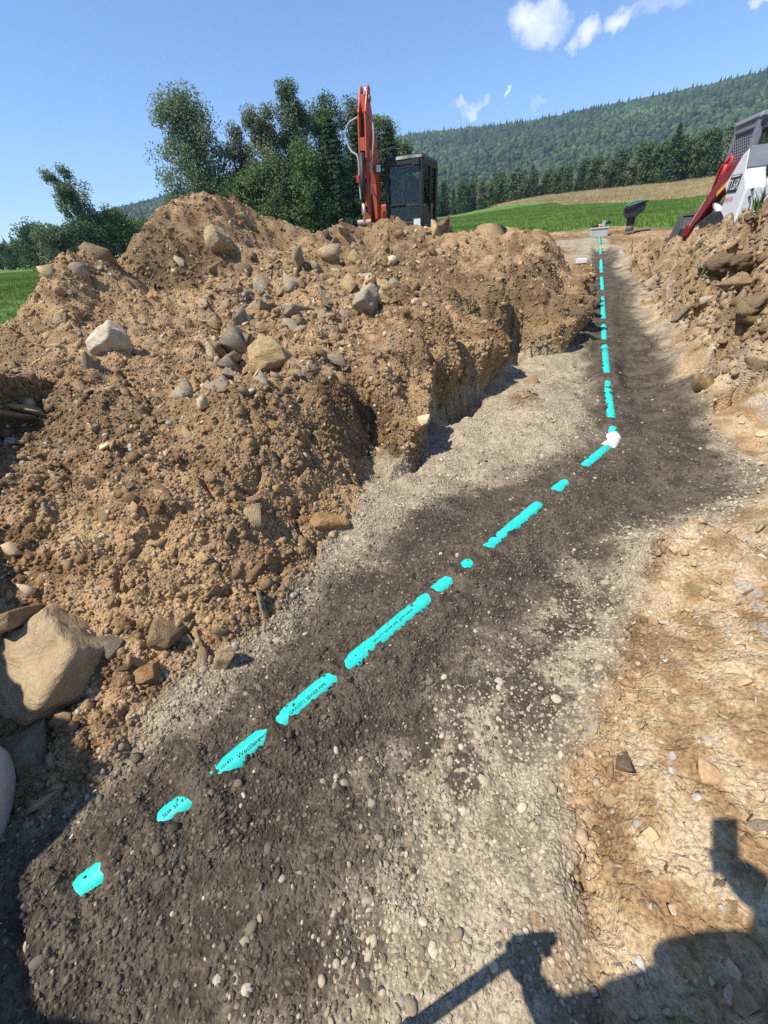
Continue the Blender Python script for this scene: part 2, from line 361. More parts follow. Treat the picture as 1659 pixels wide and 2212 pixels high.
DAMP = [at_z(x, y, .04)[:2] for x, y in [(-20, 1810), (150, 1700), (290, 1600), (430, 1510), (565, 1390), (670, 1275), (775, 1205), (835, 1150), (930, 1070), (1060, 1015), (1190, 985), (1270, 940)]] + \
       [floor_hit(x, y)[:2] for x, y in [(1272, 860), (1258, 780), (1256, 700), (1262, 610), (1278, 545), (1318, 540), (1350, 600), (1390, 690), (1450, 760), (1500, 850)]] + \
       [at_z(x, y, .04)[:2] for x, y in [(1590, 960), (1610, 1060), (1450, 1115), (1330, 1160), (1300, 1240), (1270, 1380), (1200, 1500), (1060, 1590), (930, 1690), (870, 1830), (800, 1990), (720, 2230)]] + [np.array([-1.9, -.4]), np.array([-1.9, .2])]
MIXG = [at_z(x, y, .04)[:2] for x, y in [(1250, 1200), (1350, 1240), (1320, 1400), (1270, 1540), (1130, 1650), (1000, 1760), (930, 1900), (840, 2100), (700, 2230), (760, 1900), (860, 1640), (960, 1500), (1080, 1380), (1180, 1290)]]
W1 = [tuple(at_z(x, y, .04)[:2]) for x, y in [(850, 1030), (870, 1014), (895, 1001), (916, 950), (933, 894), (962, 868), (1026, 862), (1058, 826), (1066, 803), (1092, 770)]]
W1L = [.06, .16, .36, .50, .56, .60, .66, .62, .5, .3]
W2 = [tuple(at_z(x, y, .06)[:2]) for x, y in [(1150, 772), (1216, 774)]] + [tuple(floor_hit(x, y)[:2]) for x, y in [(1236, 715), (1247, 660), (1256, 610)]]
W2L = [.3, .55, .72, .82, .8]
HOLLOWS = [(*at_r(x, y, r)[:2], s, dp) for x, y, r, s, dp in [(1572, 598, 7.5, .42, .45), (1632, 690, 6.0, .34, .42), (1556, 765, 5.6, .24, .3), (1640, 800, 4.9, .22, .3), (1503, 648, 8.1, .28, .35), (1600, 542, 8.1, .3, .35), (1452, 604, 9.7, .3, .35), (1424, 640, 9.3, .22, .3), (1520, 560, 9.2, .25, .3), (1654, 560, 6.6, .25, .35)]]
def cut_wall(x, y, z, P, lips, fl):
    """a near-vertical cut along a plan line: bank on its left, trench on its right"""
    best = np.full(x.shape, 9e9); h = np.zeros(x.shape); sgn = np.zeros(x.shape); u = np.zeros(x.shape)
    for i, ((ax, ay), (bx, by)) in enumerate(zip(P[:-1], P[1:])):
        dx, dy = bx - ax, by - ay; t = np.clip(((x - ax) * dx + (y - ay) * dy) / (dx * dx + dy * dy), 0, 1); d = np.hypot(x - ax - t * dx, y - ay - t * dy); m = d < best
        best = np.where(m, d, best); h = np.where(m, lips[i] * (1 - t) + lips[i + 1] * t, h); sgn = np.where(m, np.sign(dx * (y - ay) - dy * (x - ax)), sgn); u = np.where(m, i + t, u)
    ok = (u > .001) & (u < len(P) - 1.001); w_ = sstep(.45, .12, best) * ok
    up = np.maximum(z, h * sstep(-.01, .05, best)); z1 = np.where(sgn > 0, z * (1 - w_) + up * w_, z)
    return np.where((sgn <= 0) & ok & (best < .5), np.minimum(z1, fl + .04 + .1 * sstep(.1, .5, best) + np.where(best > .3, (best - .3) * 5, 0)), z1)
SCARP = [tuple(at_z(x, y, .03)[:2]) for x, y in [(865, 1012), (905, 985), (925, 910), (955, 868), (1030, 862), (1062, 815)]]
def terrain(x, y, fine=True):
    """height and the masks of what lies there"""
    r = np.hypot(x, y); az = np.degrees(np.arctan2(x, y)); az = np.clip(az, -94, 94)
    zn = rbf(x, y); zf = field_z(r, az)
    jx = x + .10 * fbm(x, y, .3, 3, 331); jy = y + .10 * fbm(x, y, .3, 3, 332)
    zn = cut_wall(jx, jy, zn, W1, W1L, floor_z(r)); zn = cut_wall(jx, jy, zn, W2, W2L, floor_z(r))
    t = sstep(15.5, 21, r); z = zn * (1 - t) + zf * t
    z = np.where(r > 23, zf, z)
    wx = x + .18 * fbm(x, y, .5, 3, 301); wy = y + .18 * fbm(x, y, .5, 3, 302)
    wx2 = x + .17 * fbm(x, y, .22, 4, 311, .7); wy2 = y + .17 * fbm(x, y, .22, 4, 312, .7)
    gravel = poly_soft(wx, wy, GRAVEL, .07) * sstep(.26, .14, zn - floor_z(r))
    damp = poly_soft(wx2, wy2, DAMP, .16) * gravel
    mixg = poly_soft(wx2, wy2, MIXG, .2) * gravel
    # raise the added shade-casting bank, unseen on the left
    d, s = seg_dist(x, y, [tuple(p[:2]) for p in SHADE_CREST])
    L = np.concatenate([[0], np.cumsum(np.hypot(*np.diff(SHADE_CREST[:, :2], axis=0).T))])
    ch = np.interp(s, L, SHADE_CREST[:, 2])
    left = x < np.interp(y, SHADE_CREST[::-1, 1], SHADE_CREST[::-1, 0])
    bz = np.where(left, ch - .3 * d, ch - 6.5 * d)
    z = np.maximum(z, bz)
    # zones by side
    shale = (1 - gravel) * sstep(-.1, .1, x - np.interp(y, [-3, 0, 2.7, 6, 14, 18], [.1, .35, 2.4, 4.2, 8.2, 9.3])) * sstep(17.5, 15.5, r)
    grass_start = np.interp(az, [-95, -45, -38, -30, -15, 0, 12, 20, 24, 31, 34, 40, 95], [7, 6.8, 7.2, 9.6, 12.5, 14, 19, 25, 25.5, 23.5, 22.5, 17, 12])
    grass = sstep(-.5, .5, r + 1.6 * fbm(x, y, 1.3, 3, 51) - grass_start)
    soil = np.clip(1 - gravel - shale - grass, 0, 1)
    if fine:
        sp = .004 * (r + 1.2)
        def k(lam): return np.clip((lam / sp - 2.2) / 2.5, 0, 1)
        heap = sstep(.5, 1.0, zn)
        z = z + soil * (.16 * fbm(x, y, 1.1, 2, 1) + .10 * fbm(x, y, .42, 2, 2) * k(.3) + (.02 + .035 * heap) * facets(wx, wy, .34, 3, 1.6) * k(.3)
                        + .028 * facets(wx, wy, .15, 4, 1.8) * k(.13) + .022 * facets(x, y, .055, 5, 1.6) * k(.055) + .012 * fbm(x, y, .03, 2, 6) * k(.03))
        cre = np.clip(1 - np.abs(fbm(wx, wy, .55, 3, 81, .6)) / .10, 0, 1) ** 1.5 * sstep(-.1, .15, fbm(x, y, 1.4, 2, 82)); cre2 = np.clip(1 - np.abs(fbm(x, y, .2, 3, 83, .6)) / .10, 0, 1) ** 1.5 * k(.2)
        z = z + soil * (-.09 * cre - .035 * cre2 + .07 * fbm(x, y, .26, 3, 84, .6) * k(.2))
        rb = sstep(.3, .8, zn)
        z = z + shale * rb * (-.16 * cre - .07 * cre2 + .12 * fbm(x, y, .3, 3, 85, .6) * k(.2))
        z = z + shale * ((.05 + .30 * rb) * fbm(x, y, .9, 2, 21) + (.02 + .34 * rb) * facets(wx, wy * .8, .55, 22, 1.9, .5) + (.018 + .12 * rb) * facets(wx + .3 * wy, wy, .19, 23, 1.8, .4) * k(.14) - .5 * rb * sstep(.56, .74, .5 + fbm(wx, wy, .6, 3, 27))
                         + .012 * facets(x + .5 * y, y * 1.4, .06, 24, 1.8) * k(.06) + .006 * facets(x, y, .025, 25, 1.6) * k(.025))
        for hx_, hy_, s_, dp_ in HOLLOWS:
            dd = np.hypot(x - hx_ + .35 * fbm(x, y, .35, 3, 341), y - hy_ + .35 * fbm(x, y, .35, 3, 342)); z = z - dp_ * sstep(s_, s_ * .72, dd) * shale
        z = z + gravel * (.05 * fbm(x, y, .55, 2, 31) + .028 * fbm(x, y, .16, 2, 32) * k(.16) + .010 * fbm(x, y, .05, 2, 33) * k(.05))
        z = z + grass * .08 * fbm(x, y, 3, 3, 41)
    # the pipe's bed: gravel sits a little below its crown where it shows and over it elsewhere
    d, s = seg_dist(x, y, PIPE_PTS)
    sw = s + .03 * fbm(x, y, .12, 2, 61)
    vis = np.zeros(x.shape)
    for a, b in VIS_S:
        L = b - a; e = min(.05, L * .3); vis = np.maximum(vis, sstep(a - .02, a + e, sw) * sstep(b + .02, b - e, sw))
    bed = pipe_z(s) + PR + .016 - np.interp(s, [0, .6, 1.3, 2.5], [.0235, .027, .031, .033]) * vis
    if fine: bed = bed + (.017 * fbm(x, y, .09, 2, 62) + .021 * fbm(x, y, .03, 2, 63)) * np.clip(3.5 - r, .25, 1)
    z = z - gravel * .055 * (1 - np.exp(-(d / .26) ** 2)) * sstep(1.1, .6, d) * (s < PL1 - .1)
    wgt = sstep(.30, .07, d) * (s > .001) * (s < PL1 + PL2 - .001)
    z = z * (1 - wgt) + bed * wgt
    return z, gravel, damp, mixg, shale, soil, grass

OC = np.array([0.0, -1.2])
th = np.concatenate([np.radians(np.arange(-104, -52, 1.3)), np.arange(math.radians(-52), math.radians(52), .0036), np.radians(np.arange(52.2, 104, 1.3))])
rr = np.concatenate([np.linspace(.02, .9, 30)[:-1], np.exp(np.arange(math.log(.9), math.log(26), .0041)), np.exp(np.arange(math.log(26.2), math.log(720), .035))])
TH, RR = np.meshgrid(th, rr)
TX = (OC[0] + RR * np.sin(TH)).ravel(); TY = (OC[1] + RR * np.cos(TH)).ravel()
TZ, mG, mD, mM, mS, mB, mF = terrain(TX, TY)
NV = np.stack([TX, TY, TZ], 1)
nr_, nt_ = len(rr), len(th)
idx = np.arange(nr_ * nt_).reshape(nr_, nt_)
# the cut edges overhang: the lip leans out over the trench
def lip_push(x, y, z, P, amp):
    best = np.full(x.shape, 9e9); sx = np.zeros(x.shape); sy = np.zeros(x.shape); sg = np.zeros(x.shape); u = np.zeros(x.shape)
    for i, ((ax, ay), (bx, by)) in enumerate(zip(P[:-1], P[1:])):
        dx, dy = bx - ax, by - ay; L = math.hypot(dx, dy); t = np.clip(((x - ax) * dx + (y - ay) * dy) / (L * L), 0, 1); d = np.hypot(x - ax - t * dx, y - ay - t * dy); m = d < best
        best = np.where(m, d, best); sx = np.where(m, dy / L, sx); sy = np.where(m, -dx / L, sy); sg = np.where(m, np.sign(dx * (y - ay) - dy * (x - ax)), sg); u = np.where(m, i + t, u)
    w_ = np.exp(-(best / .16) ** 2) * sstep(.18, .42, z) * sstep(.4, 1.2, u) * sstep(len(P) - 1.2, len(P) - 2.0, u) * np.where(sg > 0, 1, .6) * amp * np.clip(.75 + 1.6 * fbm(x, y, .22, 3, 351), .1, 1.6)
    return sx * w_, sy * w_
for P_w, am in ((W1, .20), (W2, .22)):
    ox, oy = lip_push(TX, TY, TZ, P_w, am); NV[:, 0] += ox; NV[:, 1] += oy
TF = np.stack([idx[:-1, :-1], idx[:-1, 1:], idx[1:, 1:], idx[1:, :-1]], -1).reshape(-1, 4)[:, ::-1]

# ------------------------------------------------------------------ ground colour and pieces of the ground
_r = np.hypot(TX, TY); _az = np.degrees(np.arctan2(TX, TY))
mGold = sstep(-3, 3, _r + 10 * fbm(TX, TY, 25, 2, 71) - np.interp(_az, [-10, 12, 20, 24, 36, 60], [400, 200, 130, 92, 84, 80]))
def lerp(t, *stops):
    """colour ramp over t in 0..1"""
    p = np.array([q[0] for q in stops]); c = np.array([q[1] for q in stops])
    return np.stack([np.interp(t, p, c[:, i]) for i in range(3)], -1)
def mixc3(t, a, b): return a * (1 - t[:, None]) + b * t[:, None]
def ground_colour(x, y, z, G, D, MX, SH, GRS, GO):
    n1 = .5 + fbm(x, y, .8, 4, 101); n2 = .5 + fbm(x, y, .13, 4, 102, .65); n3 = .5 + fbm(x, y, .03, 3, 103, .7); n4 = .5 + fbm(x, y, .35, 3, 104)
    soil = lerp(n2, (.2, (.195, .115, .054)), (.5, (.312, .195, .097)), (.8, (.408, .269, .143)))
    soil = mixc3(.6 * sstep(.5, .75, n1), soil, np.array([.415, .268, .13]))
    soil = mixc3(.5 * sstep(.55, .8, n4) * sstep(.35, .6, n2), soil, np.array([.21, .133, .07]))
    big = .5 + fbm(x, y, 1.6, 3, 107); soil = soil * np.interp(big, [.25, .5, .75], [.68, 1.0, 1.14])[:, None]
    dry = lerp(n2 * .5 + n3 * .5, (.25, (.30, .236, .15)), (.75, (.475, .388, .262)))
    wet = lerp(n2 * .5 + n3 * .5, (.25, (.066, .050, .034)), (.75, (.142, .111, .077)))
    pat = sstep(.42, .6, n2 * .6 + n4 * .4)
    gc = mixc3(D, dry, wet); gc = mixc3(MX * .85, gc, mixc3(pat, wet * 1.25, dry))
    rust = np.exp(-((x - .35) ** 2 + (y - .16) ** 2) / .006) * .7
    gc = mixc3(rust * G, gc, np.array([.33, .2, .1]))
    sh = lerp(n2, (.2, (.33, .205, .10)), (.5, (.46, .32, .172)), (.8, (.54, .405, .245)))
    sh = mixc3(.75 * sstep(.52, .72, n1) * np.interp(np.hypot(x, y), [2.5, 4], [1, .2]), sh, np.array([.36, .195, .085]))
    sh = mixc3(.6 * sstep(.6, .75, n4) * sstep(.45, .6, n3), sh, np.array([.36, .335, .30]))
    sh = mixc3(.85 * sstep(.25, .6, z) * sstep(2.6, 3.4, np.hypot(x, y)), sh, lerp(n2, (.2, (.20, .122, .06)), (.5, (.325, .21, .112)), (.8, (.45, .315, .18))))
    gr = lerp(n1, (.2, (.075, .15, .024)), (.8, (.125, .215, .042)))
    gr = mixc3(.5 * n2, gr, np.array([.15, .235, .055])); gr = mixc3(GO, gr, lerp(n2, (.2, (.25, .185, .075)), (.8, (.40, .30, .135))))
    c = mixc3(G, soil, gc); c = mixc3(SH, c, sh); return mixc3(GRS, c, gr)
TC = ground_colour(TX + .8 * TZ, TY + .7 * TZ, TZ, mG, mD, mM, mS, mF, mGold)
def ground_material():
    m = NM('ground'); c = m.coord('Object'); a = m.attr('col', 'Color')
    n = m.noise(c, 75, 3, .7)
    v = m.n('ShaderNodeTexVoronoi'); m.l(c, v.inputs['Vector']); v.inputs['Scale'].default_value = 70
    col = m.mix(1.0, a, m.ramp(n, [(.25, .5), (.75, 1.5)]), 'MULTIPLY')
    h = m.math('ADD', n, m.math('MULTIPLY', v.outputs['Distance'], -.7))
    nb = m.bump(h, .85, .014)
    return m.fin(col, .93, nb, spec=.2)
GROUND_MAT = ground_material()
fz = lambda a: a[TF].mean(1)
fG, fS, fF, fGo, fD, fB = fz(mG), fz(mS), fz(mF), fz(mGold), fz(mD), fz(mB)
zone = np.where(fF > .5, np.where(fGo > .5, 4, 3), np.where(fG > .5, 1, np.where(fS > .5, 2, 0)))
def land(name, mask):
    f = TF[mask]; u, inv = np.unique(f.ravel(), return_inverse=True)
    me = np_mesh(name, NV[u], inv.reshape(-1, 4), smooth=True)
    attr(me, 'col', np.concatenate([TC[u], np.ones((len(u), 1))], 1), 'POINT', 'FLOAT_COLOR')
    o = link(name, me, GROUND_MAT); tag(o, kind='structure'); return o
land('earth_bank', zone == 0); land('gravel_bed', zone == 1); land('shale_bank', zone == 2); land('grass_field', zone == 3); land('hay_field', zone == 4)
BVH = BVHTree.FromPolygons([tuple(v) for v in NV[:idx[rr < 40].max() + 1].tolist()], TF[:(int((rr < 40).sum()) - 1) * (nt_ - 1)].tolist())
def hit(x, y):
    """the ground under a pixel of the photograph: place, normal, distance along the axis"""
    d = Vector(ray(x, y)).normalized(); p, n, i, t = BVH.ray_cast(Vector(CAM), d)
    for k in range(1, 12):          # over the skyline: the first ground below it
        if p is not None and (p - Vector(CAM)).length < 30: break
        d = Vector(ray(x, y + 3 * k)).normalized(); p, n, i, t = BVH.ray_cast(Vector(CAM), d)
    if p is None: raise RuntimeError(('no ground', x, y))
    depth = (p - Vector(CAM)).dot(_f_axis); return p, n, depth
_f_axis = Vector((0, cP, -sP))
def ground_z(x, y):
    p, n, i, t = BVH.ray_cast(Vector((x, y, 30)), Vector((0, 0, -1))); return p.z if p else 0.0

# ------------------------------------------------------------------ loose stones, clods and pebbles
def ico(sub):
    bm = bmesh.new(); bmesh.ops.create_icosphere(bm, subdivisions=sub, radius=1.0)
    v = np.array([q.co[:] for q in bm.verts]); f = np.array([[q.index for q in p.verts] for p in bm.faces]); bm.free(); return v, f
ICO = {k: ico(k) for k in (1, 2, 3, 4)}
def n3(v, lam, seed):
    return (vnoise(v[:, 0] / lam + 3.1, v[:, 1] / lam + v[:, 2] * 1.7 / lam, seed) + vnoise(v[:, 1] / lam + 9.7, v[:, 2] / lam - v[:, 0] * 1.3 / lam, seed + 3)) * .5
def rock_mesh(name, seed, sub=3, planes=9, rough=.06, cut=None, layers=0.0, smooth=False):
    """an angular broken stone: the hull of a few scattered points, subdivided and roughened; unit half-size"""
    g = np.random.default_rng(seed); n = 8 + int(g.integers(0, 4))
    p = g.normal(size=(n, 3)); p /= np.linalg.norm(p, axis=1, keepdims=True); p *= g.uniform(.75, 1.0, (n, 1)); p = np.clip(p, -.72, .72) + .12 * g.normal(size=(n, 3))
    if layers: p[:, 2] = np.clip(p[:, 2] * 1.6, -.5, .5)
    bm = bmesh.new(); vs = [bm.verts.new(q) for q in p]; r = bmesh.ops.convex_hull(bm, input=vs)
    bmesh.ops.delete(bm, geom=[e for e in bm.verts if not e.link_faces], context='VERTS')
    bmesh.ops.dissolve_limit(bm, angle_limit=.12, verts=bm.verts, edges=bm.edges)
    if sub > 2: bmesh.ops.bevel(bm, geom=list(bm.edges), offset=.016, segments=1, affect='EDGES', profile=.6)
    bmesh.ops.triangulate(bm, faces=bm.faces)
    if sub > 2: bmesh.ops.subdivide_edges(bm, edges=list(bm.edges), cuts=1 if sub == 3 else 4, use_grid_fill=True); bmesh.ops.triangulate(bm, faces=bm.faces)
    bm.verts.index_update()
    v = np.array([q.co[:] for q in bm.verts]); f = np.array([[q.index for q in h.verts] for h in bm.faces]); bm.free()
    if sub > 2: v = v * (1 + rough * (n3(v, .5, seed) * 1.6 + n3(v, .17, seed + 1) * (1.0 if sub > 3 else .6))[:, None])
    v -= (v.max(0) + v.min(0)) / 2; v /= np.abs(v).max(0)
    return np_mesh(name, v, f, smooth)
def pebble_mesh(name, seed, sub=2):
    g = np.random.default_rng(seed); v, f = ICO[sub]; v = v * (1 + .35 * n3(v, .9, seed))[:, None]; v -= (v.max(0) + v.min(0)) / 2; v /= np.abs(v).max(0); return np_mesh(name, v, f, True)
def clod_mesh(name, seed, sub=2):
    v, f = ICO[sub]; v = v * (1 + .7 * n3(v, .55, seed) + .35 * n3(v, .22, seed + 4))[:, None]; v -= (v.max(0) + v.min(0)) / 2; v /= np.abs(v).max(0); return np_mesh(name, v, f, False)
def inst_material(name, rough=.9):
    m = NM(name); c = m.coord('Object'); a = m.attr('col', 'Color', 'INSTANCER')
    n = m.noise(c, 2.2, 3, .7)
    return m.fin(m.mix(1.0, a, m.ramp(n, [(.25, .62), (.75, 1.35)]), 'MULTIPLY'), rough, spec=.25)
STONE_INST = inst_material('loose_stone')
def variant_collection(name, meshes, mat):
    c = bpy.data.collections.new(name)
    for i, me in enumerate(meshes):
        if not me.materials: me.materials.append(mat)
        c.objects.link(bpy.data.objects.new(f'{name}_{i}', me))
    return c
def inst_group(name, coll):
    g = bpy.data.node_groups.new(name, 'GeometryNodeTree')
    g.interface.new_socket('Geometry', in_out='INPUT', socket_type='NodeSocketGeometry'); g.interface.new_socket('Geometry', in_out='OUTPUT', socket_type='NodeSocketGeometry')
    N = g.nodes; L = g.links
    gi = N.new('NodeGroupInput'); go = N.new('NodeGroupOutput'); iop = N.new('GeometryNodeInstanceOnPoints'); ci = N.new('GeometryNodeCollectionInfo')
    ci.inputs['Collection'].default_value = coll; ci.inputs['Separate Children'].default_value = True; ci.inputs['Reset Children'].default_value = True
    def na(n, t):
        a = N.new('GeometryNodeInputNamedAttribute'); a.data_type = t; a.inputs['Name'].default_value = n; return a.outputs[0]
    L.new(gi.outputs[0], iop.inputs['Points']); L.new(ci.outputs[0], iop.inputs['Instance']); iop.inputs['Pick Instance'].default_value = True
    L.new(na('var', 'INT'), iop.inputs['Instance Index'])
    e = N.new('FunctionNodeEulerToRotation'); L.new(na('rot', 'FLOAT_VECTOR'), e.inputs[0]); L.new(e.outputs[0], iop.inputs['Rotation'])
    L.new(na('scl', 'FLOAT_VECTOR'), iop.inputs['Scale']); L.new(iop.outputs[0], go.inputs[0]); return g
def scatter(name, pos, rot, scl, var, col, coll, label, cat):
    me = bpy.data.meshes.new(name); me.vertices.add(len(pos)); me.vertices.foreach_set('co', np.ascontiguousarray(pos, np.float32).ravel())
    attr(me, 'rot', rot, 'POINT', 'FLOAT_VECTOR'); attr(me, 'scl', scl, 'POINT', 'FLOAT_VECTOR'); attr(me, 'var', var, 'POINT', 'INT')
    attr(me, 'col', np.concatenate([col, np.ones((len(col), 1))], 1), 'POINT', 'FLOAT_COLOR')
    o = link(name, me); md = o.modifiers.new('instances', 'NODES'); md.node_group = inst_group(name, coll)
    tag(o, label, cat, kind='stuff'); return o
def euler_from_normal(nrm, yaw, tilt):
    n = nrm + tilt * rng.normal(size=nrm.shape); n /= np.linalg.norm(n, axis=1, keepdims=True)
    ref = np.where(np.abs(n[:, 2:3]) < .95, np.array([[0, 0, 1.]]), np.array([[1., 0, 0]]))
    a = np.cross(ref, n); a /= np.linalg.norm(a, axis=1, keepdims=True); b = np.cross(n, a)
    t1 = a * np.cos(yaw)[:, None] + b * np.sin(yaw)[:, None]; t2 = np.cross(n, t1)
    return np.stack([np.arctan2(t2[:, 2], n[:, 2]), -np.arcsin(np.clip(t1[:, 2], -1, 1)), np.arctan2(t1[:, 1], t1[:, 0])], 1)
_A, _B, _C, _D = (NV[TF[:, i]] for i in range(4))
_cr = np.cross(_C - _A, _D - _B); FAREA = .5 * np.linalg.norm(_cr, axis=1); FN = _cr / (2 * FAREA[:, None] + 1e-12); FN *= np.sign(FN[:, 2:3] + 1e-9)
FC = (_A + _B + _C + _D) / 4; FR = np.hypot(FC[:, 0], FC[:, 1]); FCOL = TC[TF].mean(1)
FFRONT = (np.abs(np.degrees(np.arctan2(FC[:, 0], FC[:, 1] + 1.2))) < 51) & (FC[:, 1] > -.25)
fM = fz(mM)
PD, PS = seg_dist(FC[:, 0], FC[:, 1], PIPE_PTS)
PVIS = np.zeros(len(FC), bool)
for a, b in VIS_S: PVIS |= (PS > a - .01) & (PS < b + .01)
PVIS &= PD < .05
def sample(density):
    """random places on the ground, density per square metre and face"""
    k = rng.poisson(np.where(FFRONT, density, 0) * FAREA); i = np.repeat(np.arange(len(TF)), k)
    u = rng.random((len(i), 2)); p = (_A[i] * (1 - u[:, :1]) + _B[i] * u[:, :1]) * (1 - u[:, 1:]) + (_D[i] * (1 - u[:, :1]) + _C[i] * u[:, :1]) * u[:, 1:]
    return i, p
def logn(n, med, sig, lo, hi): return np.clip(med * np.exp(sig * rng.normal(size=n)), lo, hi)
PEBBLES = variant_collection('pebble', [pebble_mesh(f'pebble_{i}', 40 + i) for i in range(4)] + [rock_mesh(f'chip_{i}', 48 + i, 2) for i in range(2)], STONE_INST)
CLODS = variant_collection('clod', [clod_mesh(f'clod_{i}', 60 + i) for i in range(2)] + [rock_mesh(f'lump_{i}', 70 + i, 2) for i in range(4)], STONE_INST)
SHARDS = variant_collection('shard', [rock_mesh(f'shard_{i}', 80 + i, 2, 10, .05, (.35, .75)) for i in range(8)], STONE_INST)
def do_scatter(name, density, med, sig, lo, hi, flat, sink, colf, coll, nv, label, cat, tilt=.25):
    i, p = sample(density); n = len(i)
    s = logn(n, med, sig, lo, hi) * .5
    scl = np.stack([s * rng.uniform(.9, 1.35, n), s * rng.uniform(.75, 1.05, n), s * rng.uniform(*flat, n)], 1)
    nr = FN[i]; p = p + nr * (scl[:, 2:3] * sink)
    rot = euler_from_normal(nr, rng.uniform(0, 6.283, n), tilt)
    return scatter(name, p, rot, scl, rng.integers(0, nv, n), colf(i, n), coll, label, cat)
def gravel_col(light=.35):
    def f(i, n):
        t = rng.random(n); dry = lerp(t, (0, (.20, .158, .105)), (.35, (.365, .295, .195)), (.8, (.46, .38, .262)), (1, (.53, .45, .325))) * rng.uniform(.8, 1.12, (n, 1))
        wet = lerp(t, (0, (.055, .043, .03)), (.7, (.128, .10, .07)), (1, (.20, .162, .115)))
        dd = np.clip(fD[i] - .45 * fM[i], 0, 1); isw = rng.random(n) < dd * (1 - light * (.15 + .75 * fM[i]) )
        return np.where(isw[:, None], wet, dry)
    return f
def soil_col(i, n):
    base = FCOL[i] * rng.uniform(.7, 1.25, (n, 1)); q = rng.random(n)
    base = np.where((q < .07)[:, None], np.array([[.44, .35, .235]]) * rng.uniform(.75, 1.2, (n, 1)), base)
    return np.where((q > .96)[:, None], np.array([[.5, .43, .33]]) * rng.uniform(.7, 1.1, (n, 1)), base)
def shard_col(i, n):
    q = rng.random((n, 1)); c = np.where(q < .55, np.array([[.30, .205, .12]]), np.where(q < .8, np.array([[.41, .32, .21]]), np.where(q < .93, np.array([[.29, .225, .155]]), np.array([[.52, .43, .31]]))))
    return c * np.array([[1.08, 1.0, .86]]) * rng.uniform(.75, 1.2, (n, 1))
def shale_col(i, n):
    q = rng.random((n, 1)); c = np.where(q < .6, FCOL[i] * 1.08, np.where(q < .8, np.array([[.5, .38, .23]]), np.where(q < .92, np.array([[.41, .36, .29]]), np.array([[.56, .50, .42]]))))
    return c * rng.uniform(.75, 1.15, (n, 1))
Rg = (zone == 1) & ~PVIS; Rs = zone == 0; Rh = zone == 2
rim = fG * (1 - fG) * 4
do_scatter('fine_gravel', Rg * np.interp(FR, [0, 2.2, 3.5, 5], [4200, 3200, 1500, 0]), .010, .3, .006, .018, (.5, .85), .1, gravel_col(.2), PEBBLES, 6, 'fine grey-brown gravel covering the trench floor around the pipe', 'gravel')
do_scatter('gravel_pebbles', Rg * np.interp(FR, [0, 2.5, 5, 9, 13], [380, 380, 280, 90, 0]) * (.5 + .6 * (1 - fD) + .6 * fM), .0175, .38, .011, .042, (.45, .8), .12, gravel_col(.4), PEBBLES, 6, 'rounded tan and grey pebbles strewn over the trench gravel', 'pebbles')
do_scatter('soil_crumbs', Rs * np.interp(FR, [0, 2, 4.5, 9], [2400, 2000, 800, 200]), .013, .38, .007, .03, (.5, 1.), .15, soil_col, CLODS, 6, 'small crumbs of brown soil all over the earth bank', 'soil')
do_scatter('soil_clods', Rs * np.interp(FR, [0, 3, 6, 10, 12], [120, 120, 100, 45, 0]), .024, .42, .014, .065, (.5, 1.), .05, soil_col, CLODS, 6, 'brown soil clods all over the earth bank and spoil heap', 'soil')
HEAPF = Rs * sstep(.55, .95, FC[:, 2])
BAND = poly_soft(FC[:, 0] + .5 * fbm(FC[:, 0], FC[:, 1], .8, 2, 91), FC[:, 1], [hit(x, y)[0] for x, y in [(430, 610), (560, 570), (840, 545), (1000, 540), (880, 640), (760, 740), (660, 830), (480, 870), (380, 860), (420, 720)]], .3) + .15
do_scatter('shale_chips', Rs * np.interp(FR, [0, 3, 6, 10, 12], [22, 18, 12, 8, 0]) + HEAPF * BAND * np.interp(FR, [0, 10, 12], [90, 70, 0]), .042, .55, .018, .17, (.3, .8), .35, shard_col, SHARDS, 8, 'small angular shale chips mixed through the spoil heap', 'stones', .45)
do_scatter('bank_chips', Rh * np.interp(FR, [0, 2.5, 5, 10, 14], [420, 350, 120, 35, 0]), .02, .5, .009, .11, (.2, .6), .25, shale_col, SHARDS, 8, 'flaky tan shale chips on the right bank', 'stones', .35)
do_scatter('bank_clods', Rh * sstep(.35, .8, FC[:, 2]) * sstep(2.8, 3.6, FR) * np.interp(FR, [0, 5, 10, 14], [60, 60, 30, 0]), .05, .5, .02, .16, (.5, 1.), .1, lambda i, n: FCOL[i] * rng.uniform(.6, 1.15, (n, 1)), CLODS, 6, 'tan earth clods on the face of the right bank', 'soil')

STEEP = sstep(.78, .5, FN[:, 2])
do_scatter('scarp_clods', Rs * (STEEP + 1.6 * sstep(.5, .3, FN[:, 2])) * np.interp(FR, [0, 3, 7, 10, 12], [300, 300, 190, 90, 0]), .026, .45, .012, .07, (.55, 1.), .0, lambda i, n: FCOL[i] * rng.uniform(.65, 1.1, (n, 1)), CLODS, 6, 'crumbling clods on the cut faces of the left bank', 'soil', .6)
do_scatter('bank_face_clods', Rh * sstep(.12, .45, FC[:, 2]) * sstep(2.8, 3.6, FR) * np.interp(FR, [0, 3, 7, 12, 17], [650, 650, 380, 150, 40]), .027, .55, .012, .12, (.5, 1.), .05, lambda i, n: FCOL[i] * np.where(rng.random((n, 1)) < .35, .55, 1.0) * rng.uniform(.7, 1.12, (n, 1)), CLODS, 6, 'crumbling clods on the steep face of the right bank', 'soil', .6)
